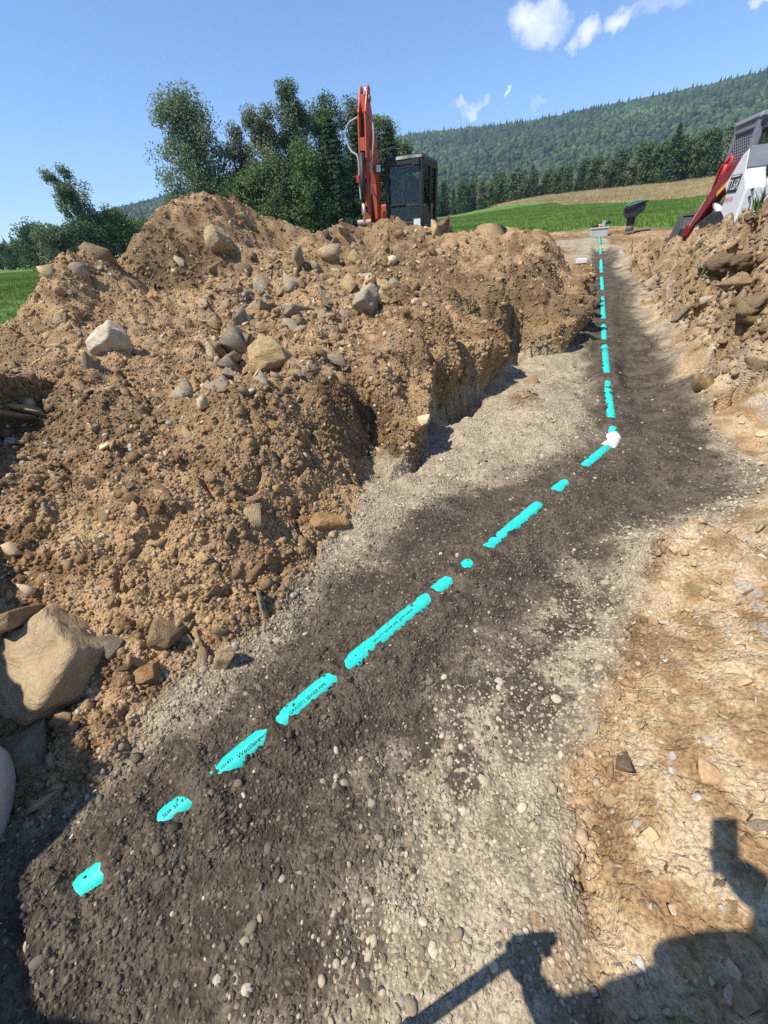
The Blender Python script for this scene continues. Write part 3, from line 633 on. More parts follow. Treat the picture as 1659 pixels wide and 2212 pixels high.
# crumbs lying on the flanks of the pipe
cs = []
for a, b in VIS_S: cs.append(rng.uniform(a - .01, b + .01, int((b - a) * (700 if a < 2.5 else 330 if a < 5 else 80))))
cs = np.concatenate(cs); n = len(cs); an = np.where(rng.random(n) < .5, 1, -1) * rng.uniform(.7, 1.25, n); an = np.where(rng.random(n) < .02, rng.uniform(-.5, .5, n), an)
ctr = np.array([pipe_xy(s) for s in cs]); zc = pipe_z(cs); dA = (ELB - PIPE_A)[:2] / PL1; dB = (PIPE_B - ELB)[:2] / PL2; dr = np.where((cs < PL1)[:, None], dA, dB)
sd = np.stack([dr[:, 1], -dr[:, 0]], 1); s_ = logn(n, .0085, .4, .004, .02) * .5 * np.where(cs > 5, 2.2, 1); rp_c = PR + s_ * .25
pos = np.stack([ctr[:, 0] + sd[:, 0] * np.sin(an) * rp_c, ctr[:, 1] + sd[:, 1] * np.sin(an) * rp_c, zc + np.cos(an) * rp_c], 1)
scatter('pipe_crumbs', pos, rng.uniform(0, 6.28, (n, 3)), np.stack([s_ * rng.uniform(.9, 1.5, n), s_, s_ * .7], 1), rng.integers(0, 6, n), lerp(rng.random(n), (0, (.05, .04, .028)), (1, (.15, .12, .085))), CLODS, 'crumbs of dark gravel lying on the green pipe', 'gravel')

# ------------------------------------------------------------------ single stones
def stone_material(name, cols, dirt=.35, dirtcol=(.27, .175, .10), vein=None):
    m = NM(name); c = m.coord('Object'); oi = m.n('ShaderNodeObjectInfo')
    add = m.n('ShaderNodeVectorMath', operation='ADD'); m.l(c, add.inputs[0]); m.l(oi.outputs['Location'], add.inputs[1]); c = add.outputs[0]
    n = m.noise(c, 2.0, 5, .7); col = m.ramp(n, [(.3, cols[0]), (.5, cols[1]), (.7, cols[2])])
    if vein: col = m.mix(m.ramp(m.noise(c, 4.5, 3, .8), [(.5, 0), (.56, .85)]), col, vein)
    col = m.mix(m.ramp(m.noise(c, 1.3, 4, .75), [(.52, 0), (.62, dirt)]), col, dirtcol)
    col = m.mix(1.0, col, m.ramp(oi.outputs['Random'], [(0, .78), (1, 1.18)]), 'MULTIPLY')
    st = m.n('ShaderNodeMapping'); m.l(c, st.inputs[0]); st.inputs['Scale'].default_value = (1.2, 1.2, 7)
    h = m.math('ADD', m.noise(st.outputs[0], 2.2, 5, .7), m.math('MULTIPLY', m.noise(c, 11, 4, .7), .35))
    return m.fin(col, .88, m.bump(h, .75, .05), spec=.3)
ST = dict(tan=stone_material('tan_stone', ((0.318, 0.218, 0.113), (0.445, 0.322, 0.176), (0.551, 0.416, 0.244))),
          yellow=stone_material('ochre_stone', ((0.382, 0.238, 0.092), (0.530, 0.366, 0.168), (0.615, 0.465, 0.252)), .3),
          white=stone_material('pale_stone', ((0.382, 0.307, 0.197), (0.530, 0.436, 0.294), (0.657, 0.554, 0.386)), .6, vein=(0.488, 0.406, 0.286)),
          grey=stone_material('grey_stone', ((0.223, 0.178, 0.118), (0.339, 0.277, 0.185), (0.456, 0.376, 0.252)), .4),
          brown=stone_material('brown_stone', ((0.233, 0.148, 0.074), (0.329, 0.213, 0.109), (0.435, 0.297, 0.164)), .3),
          rust=stone_material('rusty_stone', ((0.297, 0.153, 0.055), (0.403, 0.233, 0.097), (0.488, 0.317, 0.151)), .3))
ROCKS = [rock_mesh(f'stone_{i}', 200 + i, 2, 11, .05, (.35, .75)) for i in range(10)]
SLABS = [rock_mesh(f'slab_{i}', 230 + i, 3, 12, .035, (.35, .8), .5) for i in range(6)]
def place_stone(name, x, y, wpx, hpx, mat, ang=0, thick=.5, lift=.3, me=None, seed=0, upright=0.0, sub=4):
    """a stone where the photograph shows one, on the ground there, sized from its distance"""
    p, n, dep = hit(x, y); k = K / FPX * dep
    view = (Vector(CAM) - p).normalized(); nn = (n * (1 - upright) + view * upright + Vector((0, 0, .15))).normalized()
    a = math.radians(ang); t = _r_ax * math.cos(a) + _u_ax * math.sin(a); t = (t - nn * t.dot(nn)).normalized(); b = nn.cross(t)
    wm = wpx * k * .5; hm = hpx * k * .5 / max(.42, abs(nn.dot(view))); th = max(wm, hm) * thick
    if me is None: me = rock_mesh(name, seed, sub, 11, .045, (.42, .8))
    me2 = me
    if mat is not None and me2.materials and me2.materials[0] != mat:
        me2 = me.copy(); me2.materials.clear()
    o = link(name, me2, mat)
    M = Matrix((t, b, nn)).transposed().to_4x4(); M.translation = p + nn * th * lift
    o.matrix_world = M @ Matrix.Diagonal((wm, hm, th, 1)); return o
_r_ax, _u_ax = Vector(cR * np.array([1, 0, 0]) - sR * np.array([0, sP, cP])), Vector(sR * np.array([1, 0, 0]) + cR * np.array([0, sP, cP]))
def outline_rock(name, pts, thick, mat, seed, lean=.55, sink=.35):
    """a block whose face has the outline seen in the photograph; it has its own depth and sits in the ground"""
    P = np.array(pts, float); cx, cy = P.mean(0); p, n, dep = hit(cx, cy); view = (Vector(CAM) - p).normalized(); nn = (view * lean + n * (1 - lean)).normalized()
    o0 = p + nn * 0; ring = []
    for x, y in pts:
        d_ = Vector(ray(x, y)); t_ = (o0 - Vector(CAM)).dot(nn) / d_.dot(nn); ring.append(Vector(CAM) + d_ * t_)
    c = sum(ring, Vector()) / len(ring); size = max((q - c).length for q in ring); th = size * thick; g = np.random.default_rng(seed)
    V = [q + nn * th * (.55 + .12 * g.normal()) * (1 - sink) + (c - q) * .10 for q in ring] + [q + (q - c) * .05 - nn * th * .15 for q in ring] + [q + (c - q) * .25 - nn * th for q in ring]
    bm = bmesh.new(); vs = [bm.verts.new(q - p) for q in V]; bmesh.ops.convex_hull(bm, input=vs); bmesh.ops.delete(bm, geom=[e for e in bm.verts if not e.link_faces], context='VERTS')
    bmesh.ops.dissolve_limit(bm, angle_limit=.25, verts=bm.verts, edges=bm.edges); bmesh.ops.bevel(bm, geom=list(bm.edges), offset=size * .02, segments=1, affect='EDGES', profile=.6); bmesh.ops.triangulate(bm, faces=bm.faces)
    for _ in range(2): bmesh.ops.subdivide_edges(bm, edges=[e for e in bm.edges if e.calc_length() > size * .09], cuts=2); bmesh.ops.triangulate(bm, faces=bm.faces)
    bm.normal_update(); v = np.array([q.co[:] for q in bm.verts]) / size; nv = np.array([q.normal[:] for q in bm.verts]); bm.verts.index_update(); f = np.array([[q.index for q in h.verts] for h in bm.faces]); bm.free()
    dsp = .06 * n3(v, .6, seed) + .045 * n3(v, .2, seed + 1) + .018 * np.floor(3 * (n3(v, .4, seed + 2) + .5)) + .02 * n3(v, .08, seed + 3)
    o = link(name, np_mesh(name, v + nv * dsp[:, None], f, False), mat); o.location = p; o.scale = (size,) * 3; return o
OUTLINE = {0: ([(8, 1392), (60, 1350), (150, 1345), (205, 1360), (215, 1430), (200, 1500), (90, 1518), (35, 1440)], .5), 2: ([(-10, 1330), (60, 1305), (175, 1280), (170, 1300), (70, 1345), (-10, 1372)], .25),
           3: ([(335, 1330), (390, 1295), (422, 1345), (365, 1395), (320, 1385)], .3), 5: ([(505, 1415), (490, 1445), (455, 1468), (450, 1455), (472, 1415)], .4), 6: ([(310, 1440), (340, 1425), (372, 1455), (350, 1475), (315, 1470)], .7),
           17: ([(190, 745), (232, 712), (275, 735), (282, 758), (240, 775), (212, 798), (198, 785)], .5), 19: ([(446, 525), (468, 506), (500, 520), (505, 545), (485, 560), (458, 548)], .8),
           21: ([(545, 790), (565, 768), (610, 758), (635, 775), (632, 800), (590, 822), (550, 820)], .9), 23: ([(757, 672), (765, 645), (790, 630), (810, 650), (812, 678), (790, 690), (762, 688)], .7), 13: ([(672, 1130), (690, 1118), (750, 1122), (756, 1148), (720, 1155), (678, 1146)], .5)}
HEROES = [
    (128, 1432, 235, 175, 'tan', 20, .42, .5, .35, 'boulder', 'largest tan boulder with a broad flat face, lower left of the bank'),
    (243, 1405, 48, 80, 'grey', 60, .6, .4, .3, 'boulder', 'dark grey jagged rock against the right end of the largest boulder'),
    (80, 1318, 190, 62, 'brown', 22, .35, .35, .15, 'slab', 'long brown slab lying just above the largest boulder'),
    (372, 1345, 95, 82, 'brown', 30, .3, .3, .2, 'slab', 'square soil-covered slab to the right of the largest boulder'),
    (563, 1311, 56, 36, 'white', 15, .3, .5, .2, 'stone', 'flat pale stone at the gravel edge of the near bank'),
    (475, 1438, 66, 50, 'tan', 40, .3, .35, .2, 'stone', 'triangular tan slab at the edge of the gravel'),
    (335, 1452, 66, 52, 'rust', 0, .6, .45, .2, 'stone', 'orange-brown angular stone below the square slab'),
    (396, 1392, 44, 34, 'tan', 30, .7, .5, .2, 'stone', 'small blocky stone just under the square slab'),
    (437, 1408, 34, 32, 'tan', 10, .5, .4, .2, 'stone', 'small pale brown stone between square slab and triangular slab'),
    (487, 1362, 30, 46, 'tan', 70, .4, .4, .2, 'stone', 'narrow tan stone standing right of the square slab'),
    (40, 1622, 62, 66, 'brown', 30, .8, .6, .3, 'stone', 'shaded brown rock nearest the white sack'),
    (96, 1625, 62, 60, 'grey', 10, .7, .6, .3, 'stone', 'shaded grey rock, right one of the pair in the dark corner'),
    (58, 1702, 54, 34, 'grey', 20, .4, .5, .2, 'stone', 'flat shaded stone below the pair of rocks in the dark corner'),
    (712, 1130, 88, 42, 'rust', -8, .55, .4, .2, 'boulder', 'dark brown block where the earth bank meets the gravel'),
    (553, 1123, 38, 34, 'tan', 20, .8, .5, .3, 'stone', 'small tan cube of stone midway up the near bank'),
    (205, 1052, 55, 30, 'brown', -35, .4, .4, .2, 'slab', 'flat brown stone leaning on the left of the near bank'),
    (345, 1058, 45, 26, 'brown', 15, .5, .5, .2, 'stone', 'brown wedge-shaped stone right of the leaning flat stone'),
    (237, 752, 98, 74, 'white', 20, .35, .45, .6, 'boulder', 'large white-faced boulder set in the left flank of the heap'),
    (195, 790, 50, 36, 'grey', 30, .8, .4, .4, 'stone', 'grey stone under the left edge of the white-faced boulder'),
    (476, 532, 62, 58, 'tan', -10, .55, .6, .6, 'boulder', 'lone tan block high on the heap below its summit'),
    (455, 572, 48, 34, 'brown', 10, .9, .5, .3, 'stone', 'dark brown lump right under the lone tan block'),
    (590, 790, 98, 70, 'yellow', 10, .75, .7, .4, 'boulder', 'big rounded ochre boulder in the middle of the rubble'),
    (637, 795, 34, 34, 'grey', 45, .5, .8, .3, 'stone', 'small grey stone against the right end of the ochre boulder'),
    (785, 655, 62, 56, 'white', 20, .6, .6, .5, 'boulder', 'white crystalline rock right of the rubble'),
    (800, 612, 74, 44, 'yellow', -5, .6, .6, .3, 'boulder', 'pale yellow boulder just above the white crystalline rock'),
    (808, 586, 48, 24, 'white', 0, .6, .7, .3, 'slab', 'white ledge-like stone on top of the pale yellow boulder'),
    (742, 610, 44, 30, 'yellow', 10, .5, .5, .3, 'stone', 'yellowish stone left of the pale yellow boulder'),
    (656, 662, 32, 54, 'white', 70, .5, .7, .5, 'slab', 'upright pale slab leaning in the middle of the rubble'),
    (624, 676, 30, 40, 'grey', 80, .5, .7, .5, 'slab', 'upright blue-grey slab left of the leaning pale slab'),
    (640, 700, 28, 40, 'white', 60, .5, .7, .5, 'stone', 'narrow whitish stone below the leaning pale slab'),
    (450, 750, 46, 42, 'white', 10, .7, .7, .4, 'stone', 'pale faceted stone left of the ochre boulder'),
    (530, 740, 62, 40, 'grey', -25, .6, .7, .3, 'boulder', 'grey leaning slab above the ochre boulder'),
    (405, 857, 60, 52, 'white', 50, .8, .6, .4, 'boulder', 'grey-white rock at the lower left end of the rubble'),
    (468, 832, 72, 22, 'white', -5, .3, .6, .2, 'slab', 'thin white slab lying flat below the rubble'),
    (512, 812, 58, 26, 'white', 15, .3, .6, .2, 'slab', 'flat white stone touching the left of the ochre boulder'),
    (30, 900, 26, 84, 'tan', 80, .5, .5, .8, 'slab', 'slab standing on edge at the far left of the heap'),
    (66, 888, 30, 60, 'yellow', 60, .5, .5, .5, 'slab', 'pale slab leaning beside the one standing on edge'),
    (172, 582, 34, 40, 'white', 60, .5, .3, .6, 'boulder', 'grey-white streaked rock on the left shoulder of the heap'),
    (232, 540, 44, 26, 'brown', 0, .8, .5, .3, 'boulder', 'rounded brown boulder on the skyline left of the summit'),
    (936, 484, 42, 38, 'yellow', 20, .9, .6, .3, 'boulder', 'rounded tan boulder on the ridge beside the excavator cab'),
    (969, 490, 36, 38, 'brown', 0, .9, .6, .3, 'boulder', 'brown ball of earth on the ridge right of the tan boulder'),
    (1073, 500, 36, 36, 'brown', 30, .8, .5, .3, 'boulder', 'dark-sided block on the ridge nearest the green field'),
    (705, 505, 18, 30, 'brown', 80, .6, .8, .5, 'stone', 'small upright stone on the ridge left of the excavator'),
    (735, 498, 18, 26, 'tan', 80, .6, .8, .5, 'stone', 'small pale upright stone on the ridge nearest the boom'),
    (1143, 826, 36, 28, 'yellow', 0, .8, .6, .3, 'stone', 'round ochre stone alone on the gravel below the scarp'),
    (1332, 1635, 44, 78, 'tan', 60, .12, .5, .1, 'slab', 'flat tan flake between gravel and shale in the right foreground'),
    (1505, 1278, 92, 30, 'yellow', -12, .25, .4, .1, 'slab', 'thin ochre slab with a shadowed edge on the right slope'),
    (1508, 832, 36, 42, 'yellow', 60, .6, .3, .4, 'boulder', 'ochre block jutting from the foot of the right bank'),
    (1578, 614, 62, 42, 'brown', 10, .8, .3, .4, 'boulder', 'dark brown boulder in a hollow of the right bank'),
    (1515, 656, 50, 24, 'white', 5, .5, .4, .4, 'stone', 'pale stone sticking out of the right bank'),
    (1460, 682, 42, 20, 'grey', 30, .4, .5, .3, 'slab', 'grey slab poking from the right bank low over the trench'),
    (1632, 790, 52, 28, 'tan', -10, .5, .4, .3, 'stone', 'tan stone in the right bank near the picture edge'),
]
for i, (x, y, wp, hp, mt, ang, th, lf, up, cat, lab) in enumerate(HEROES):
    nm = {'boulder': 'boulder', 'slab': 'stone_slab', 'stone': 'stone'}[cat]
    if i in OUTLINE: o = outline_rock(nm, OUTLINE[i][0], OUTLINE[i][1], ST[mt], 340 + i, *((.4, -.9) if i == 0 else (.55, .35)))
    else: o = place_stone(nm, x, y, wp, hp, ST[mt], ang, th, lf, None if wp > 40 else (SLABS if cat == 'slab' else ROCKS)[i % 6], 300 + i, up, 4 if wp > 90 else 3)
    tag(o, lab, 'rock' if cat == 'boulder' else 'stone')
def short(lab):
    for w_ in (' with ', ' against ', ' lying ', ' to the ', ' at ', ' below ', ' just ', ' between ', ' standing ', ' nearest ', ', ', ' where ', ' midway ', ' leaning on', ' right ', ' set ', ' under ', ' high ', ' in the ', ' above ', ' left of', ' on the ', ' touching ', ' beside ', ' alone ', ' jutting ', ' sticking ', ' poking ', ' leaning in', ' on top', ' in a '):
        lab = lab.split(w_)[0]
    return lab
MARKS = [(x, y, short(lab)) for (x, y, *_q, lab) in HEROES]; _cnt = {}
for *_q, s_ in MARKS: _cnt[s_] = _cnt.get(s_, 0) + 1
MARKS = [m_ for m_ in MARKS if _cnt[m_[2]] == 1]
USED = set()
def rubble_label(x, y, wp, matname, fallback):
    col = {'tan': 'tan', 'brown': 'brown', 'grey': 'grey', 'white': 'pale', 'yellow': 'ochre', 'rust': 'rusty'}[matname]; size = 'tiny' if wp < 14 else 'small' if wp < 22 else 'mid-sized'
    for mx, my, s_ in sorted(MARKS, key=lambda m_: (m_[0] - x) ** 2 + (m_[1] - y) ** 2)[:6]:
        dx, dy = x - mx, y - my; rel = ('right of' if dx > 0 else 'left of') if abs(dx) > abs(dy) * 1.6 else ('below' if dy > 0 else 'above') if abs(dy) > abs(dx) * 1.6 else ('lower right of' if dx > 0 else 'lower left of') if dy > 0 else ('upper right of' if dx > 0 else 'upper left of')
        near = 'close by, ' if math.hypot(dx, dy) < 45 else ''
        lab = f'{size} {col} angular stone {near}{rel} the {s_}'
        if lab not in USED and len(lab.split()) <= 16: USED.add(lab); return lab
    return fallback
RUBBLE = [
    ([(430, 600), (560, 560), (840, 540), (860, 640), (740, 740), (650, 830), (480, 870), (400, 800), (440, 700)], 150, 11, 46, 'angular stone in the loose rubble on the sunlit face of the heap', 'rubble on the heap', ('tan', 'white', 'tan', 'yellow', 'brown', 'tan', 'white', 'grey'), .4),
    ([(150, 580), (230, 560), (200, 650), (150, 800), (60, 880), (0, 920), (0, 815), (90, 720)], 20, 12, 32, 'weathered stone on the steep left flank of the heap', 'stones on the left flank', ('tan', 'white', 'brown', 'tan'), .4),
    ([(300, 510), (440, 425), (560, 470), (800, 505), (1150, 515), (1150, 560), (820, 535), (560, 540), (400, 500)], 16, 9, 24, 'small stone along the top of the spoil heap', 'stones along the ridge', ('brown', 'tan'), .6),
    ([(200, 1250), (560, 1080), (620, 1180), (430, 1430), (270, 1480)], 16, 14, 38, 'small angular stone on the lower bank beside the gravel', 'stones on the lower bank', ('tan', 'brown', 'rust', 'tan'), .45),
    ([(0, 920), (420, 920), (520, 1050), (200, 1180), (0, 1180)], 16, 12, 32, 'small stone on the middle of the earth bank', 'stones on the middle bank', ('tan', 'brown', 'brown', 'white'), .45),
    ([(1490, 640), (1659, 500), (1659, 930), (1570, 880)], 9, 12, 30, 'stone embedded in the face of the right bank', 'stones in the right bank', ('yellow', 'tan', 'brown', 'rust'), .5),
    ([(1350, 1320), (1659, 1250), (1659, 1980), (1330, 2000)], 10, 14, 36, 'thin flake of shale on the right foreground slope', 'flakes on the right slope', ('yellow', 'tan', 'grey', 'white'), .2)]
for poly, cnt, lo, hi, lab, grp, mats, th in RUBBLE:
    P = np.array(poly, float); a, b = P.min(0), P.max(0); n = 0
    while n < cnt:
        q = a + (b - a) * rng.random(2)
        if not in_poly(q[:1], q[1:], poly)[0]: continue
        wp = lo + (hi - lo) * rng.random() ** 1.8; mt = ST[mats[n % len(mats)]]
        base = (SLABS if th < .3 or rng.random() < .25 else ROCKS); k_ = int(rng.integers(0, 6))
        key = base[k_].name + '_' + mt.name; me = bpy.data.meshes.get(key)
        if me is None: me = base[k_].copy(); me.name = key; me.materials.clear(); me.materials.append(mt)
        try: o = place_stone('stone', q[0], q[1], wp, wp * rng.uniform(.5, .95), mt, rng.uniform(-60, 60), th * rng.uniform(.7, 1.4), rng.uniform(.2, .6), me, 0, rng.uniform(0, .45))
        except RuntimeError: continue
        tag(o, rubble_label(q[0], q[1], wp, mats[n % len(mats)], lab), 'stone', grp); n += 1
# larger rounded pebbles that can be picked out of the gravel
PBM = [pebble_mesh(f'cobble_{i}', 420 + i, 3) for i in range(5)]
def cobble_material(name, col):
    m = NM(name); c = m.coord('Object'); oi = m.n('ShaderNodeObjectInfo')
    q = m.mix(1.0, col, m.ramp(oi.outputs['Random'], [(0, .6), (1, 1.25)]), 'MULTIPLY'); q = m.mix(1.0, q, m.ramp(m.noise(c, 3, 4, .7), [(.3, .8), (.7, 1.2)]), 'MULTIPLY')
    return m.fin(q, .8, m.bump(m.noise(c, 9, 3), .3, .04), spec=.3)
COB = [cobble_material('light_cobble', (.46, .39, .29)), cobble_material('dark_cobble', (.13, .105, .08))]
cp_ = [(700, 1480), (1290, 1420), (1270, 1750), (1230, 2180), (420, 2180), (560, 1950)]; P = np.array(cp_, float); n = 0
while n < 44:
    q = P.min(0) + (P.max(0) - P.min(0)) * rng.random(2)
    if not in_poly(q[:1], q[1:], cp_)[0]: continue
    dark = rng.random() < (.45 if q[0] < 850 else .12); base = PBM[n % 5]; key = f'{base.name}_{dark}'; me = bpy.data.meshes.get(key)
    if me is None: me = base.copy(); me.name = key; me.materials.append(COB[1 if dark else 0])
    wp = rng.uniform(14, 27); o = place_stone('pebble', q[0], q[1], wp, wp * rng.uniform(.6, .9), None, rng.uniform(0, 180), .5, .45, me, 0, 0)
    tag(o, 'rounded pebble larger than its neighbours on the foreground gravel', 'pebble', 'large pebbles on the gravel'); n += 1

# ------------------------------------------------------------------ mesh builder for made things
class MB:
    def __init__(s): s.v = []; s.f = []
    def add(s, v, f):
        o = len(s.v); s.v += [tuple(q) for q in v]; s.f += [tuple(i + o for i in q) for q in f]; return s
    def box(s, c, d, R=None, taper=1.0):
        c = Vector(c); pts = []
        for z in (-1, 1):
            k = taper if z > 0 else 1
            for x, y in ((-1, -1), (1, -1), (1, 1), (-1, 1)):
                p = Vector((x * d[0] / 2 * k, y * d[1] / 2 * k, z * d[2] / 2)); pts.append((R @ p if R else p) + c)
        return s.add(pts, [(3, 2, 1, 0), (4, 5, 6, 7), (0, 1, 5, 4), (1, 2, 6, 5), (2, 3, 7, 6), (3, 0, 4, 7)])
    def bar(s, a, b, w, h=None, up=(0, 0, 1)):
        a = Vector(a); b = Vector(b); d = (b - a); L = d.length; d.normalize(); u = Vector(up)
        if abs(d.dot(u)) > .98: u = Vector((1, 0, 0))
        x = d.cross(u).normalized(); y = x.cross(d); return s.box((a + b) / 2, (w, h or w, L), Matrix((x, y, d)).transposed())
    def tube(s, pts, r, n=10, cap=True):
        pts = [Vector(p) for p in pts]; rs = r if hasattr(r, '__len__') else [r] * len(pts); o = []; prev = None
        for i, p in enumerate(pts):
            d = (pts[min(i + 1, len(pts) - 1)] - pts[max(i - 1, 0)]).normalized()
            if prev is None: x = d.orthogonal().normalized()
            else:
                x = prev - d * prev.dot(d)
                x = x.normalized() if x.length > 1e-6 else d.orthogonal().normalized()
            prev = x; y = d.cross(x); o.append([p + (x * math.cos(2 * math.pi * k / n) + y * math.sin(2 * math.pi * k / n)) * rs[i] for k in range(n)])
        v = [q for ring in o for q in ring]; f = [(i * n + k, i * n + (k + 1) % n, (i + 1) * n + (k + 1) % n, (i + 1) * n + k) for i in range(len(o) - 1) for k in range(n)]
        if cap: f += [tuple(range(n))[::-1], tuple(range((len(o) - 1) * n, len(o) * n))]
        return s.add(v, f)
    def prism(s, poly, axis_o, ex, ey, ez, t0, t1):
        """polygon in (ex, ey) extruded along ez from t0 to t1"""
        o, ex, ey, ez = (Vector(q) for q in (axis_o, ex, ey, ez)); n = len(poly)
        v = [o + ex * p[0] + ey * p[1] + ez * t0 for p in poly] + [o + ex * p[0] + ey * p[1] + ez * t1 for p in poly]
        return s.add(v, [tuple(range(n))[::-1], tuple(range(n, 2 * n))] + [(i, (i + 1) % n, n + (i + 1) % n, n + i) for i in range(n)])
    def build(s, name, mat, parent=None, smooth=False, bevel=0.0, M=None):
        me = bpy.data.meshes.new(name); me.from_pydata(s.v, [], s.f)
        bm = bmesh.new(); bm.from_mesh(me); bmesh.ops.recalc_face_normals(bm, faces=bm.faces)
        if bevel: bmesh.ops.bevel(bm, geom=[e for e in bm.edges if e.is_manifold and e.calc_face_angle(0) > .5], offset=bevel, segments=1, affect='EDGES', profile=.7)
        bm.to_mesh(me); bm.free()
        if smooth: me.polygons.foreach_set('use_smooth', np.ones(len(me.polygons), bool))
        o = link(name, me, mat, parent)
        if M is not None: o.matrix_local = M
        return o
def paint(name, col, rough=.5, metal=0, wear=.25, dirt=(.30, .22, .14), scale=6, spec=.5):
    m = NM(name); c = m.coord('Object'); n = m.noise(c, scale, 5, .65)
    q = m.mix(m.ramp(n, [(.5, 0), (.72, wear)]), col, dirt); q = m.mix(1.0, q, m.ramp(m.noise(c, scale * 5, 3), [(.3, .88), (.7, 1.1)]), 'MULTIPLY')
    r = m.ramp(n, [(.4, rough), (.7, min(1, rough + .3))]); return m.fin(q, r, metal=metal, spec=spec)

# ------------------------------------------------------------------ sewer pipe
M_PVC = paint('green_pvc', (.022, .60, .50), .42, wear=.12, dirt=(.16, .30, .24), scale=14)
M_WPVC = paint('white_pvc', (.74, .74, .70), .45, wear=.25, dirt=(.5, .46, .38), scale=18)
M_INK = paint('black_ink', (.012, .03, .03), .7, wear=0)
def pipe_run(name, s0, s1, label, off=None):
    o = empty(name, (*pipe_xy((s0 + s1) / 2), float(pipe_z((s0 + s1) / 2)) - PR)); mb = MB(); n = max(3, int((s1 - s0) / .25)); P = []
    for s in np.linspace(s0, s1, n): P.append(Vector((*pipe_xy(s), float(pipe_z(s)))) - o.location)
    mb.tube(P, PR, 28); mb.build('barrel', M_PVC, o, True); tag(o, label, 'pipe', 'green sewer pipes'); return o
def bell(parent, s, L=.14):
    mb = MB(); P = [Vector((*pipe_xy(q), float(pipe_z(q)))) - parent.location for q in (s - L / 2, s - L / 2 + .015, s + L / 2 - .02, s + L / 2)]
    mb.tube(P, [PR + .001, PR + .007, PR + .007, PR + .001], 28); mb.build('bell_joint', M_PVC, parent, True)
p1 = pipe_run('sewer_pipe', .02, PL1 - .055, 'green plastic pipe half buried across the foreground gravel up to the white elbow')
j1 = PL1 + 3.0; j2 = PL1 + 9.2
p2 = pipe_run('sewer_pipe', PL1 + .055, j1, 'green plastic pipe half buried just beyond the white elbow'); p3 = pipe_run('sewer_pipe', j1, j2, 'middle length of green pipe running away up the trench'); bell(p3, j1 + .05)
p4 = pipe_run('sewer_pipe', j2, PL1 + PL2 - .02, 'farthest length of green pipe, climbing the mound to the concrete box'); bell(p4, j2 + .05)
def text_mesh(name, body, size, mat, parent, M):
    cu = bpy.data.curves.new(name, 'FONT'); cu.body = body; cu.size = size; cu.align_x = 'CENTER'; cu.align_y = 'CENTER'; cu.extrude = .0004
    t = bpy.data.objects.new(name, cu); COL.objects.link(t); bpy.context.view_layer.update()
    dg = bpy.context.evaluated_depsgraph_get(); me = bpy.data.meshes.new_from_object(t.evaluated_get(dg)); bpy.data.objects.remove(t)
    me.materials.clear(); o = link(name, me, mat, parent); o.matrix_local = M; return o
def pipe_text(body, s, size, ang):
    d = Vector((*(ELB - PIPE_A)[:2], 0)).normalized(); side = d.cross(Vector((0, 0, 1)))    # towards the right of the run
    nrm = (Vector((0, 0, 1)) * math.cos(ang) + side * math.sin(ang)).normalized(); y = nrm.cross(d)
    c = Vector((*pipe_xy(s), float(pipe_z(s)))) + nrm * (PR + .0006) - p1.location
    M = Matrix((d, y, nrm)).transposed().to_4x4(); M.translation = c
    o = text_mesh('lettering', body, size, M_INK, p1, M)
    for v in o.data.vertices: v.co.z += math.sqrt(max(0, PR * PR - v.co.y ** 2)) - PR       # wrapped round the barrel
pipe_text('Westlake', .735, .026, .25); pipe_text('Pipe & Fittings', .85 - .035, .011, .25); pipe_text('9398 101471', .625, .018, .1); pipe_text('GRAVITY SEWER PIPE', 1.02, .02, .25)
pipe_text('GRAVITY SEWER PIPE  ASTM D3034', 1.55, .018, .15); pipe_text('SDR 35  4 IN', .45, .018, .1)
# white elbow
eo = empty('pipe_elbow', (ELB[0], ELB[1], float(pipe_z(PL1)) - PR)); mb = MB(); c = Vector((ELB[0], ELB[1], float(pipe_z(PL1)))) - eo.location + Vector((0, 0, .006))
da = Vector((*(PIPE_A - ELB)[:2], 0)).normalized(); db = Vector((*(PIPE_B - ELB)[:2], 0)).normalized()
mid = [(c + da * .075 * (1 - t)) * (1 - t) + (c + db * .075 * t) * t for t in np.linspace(0, 1, 9)]
mb.tube(mid, PR + .004, 24); mb.build('bend', M_WPVC, eo, True)
for dd in (da, db):
    mb = MB(); mb.tube([c + dd * .055, c + dd * .065, c + dd * .125, c + dd * .13], [PR + .006, PR + .012, PR + .012, PR + .006], 24); mb.build('socket', M_WPVC, eo, True)
tag(eo, 'white plastic elbow joining the two runs of green pipe', 'elbow')

# clods of earth hanging over the cut edges and lumps in the right bank
def earth_material(name, c0, c1):
    m = NM(name); c = m.coord('Generated'); oi = m.n('ShaderNodeObjectInfo'); n = m.noise(c, 5, 5, .7); col = m.mix(n, c0, c1); col = m.mix(1.0, col, m.ramp(oi.outputs['Random'], [(0, .75), (1, 1.2)]), 'MULTIPLY')
    return m.fin(col, .95, m.bump(m.noise(c, 12, 5, .75), 1.0, .06), spec=.15)
M_EARTH = earth_material('brown_earth', (.15, .095, .05), (.30, .20, .115)); M_EARTH2 = earth_material('tan_earth', (.25, .16, .085), (.46, .325, .185))
LUMPS = []
for i in range(6):
    v, f = ICO[3]; v = v * (1 + 1.0 * n3(v, .7, 950 + i) + .7 * n3(v, .28, 960 + i) + .5 * n3(v, .12, 970 + i))[:, None]; v /= np.abs(v).max(0); LUMPS.append((np_mesh(f'lump_{i}', v, f), np_mesh(f'lumpb_{i}', v, f)))
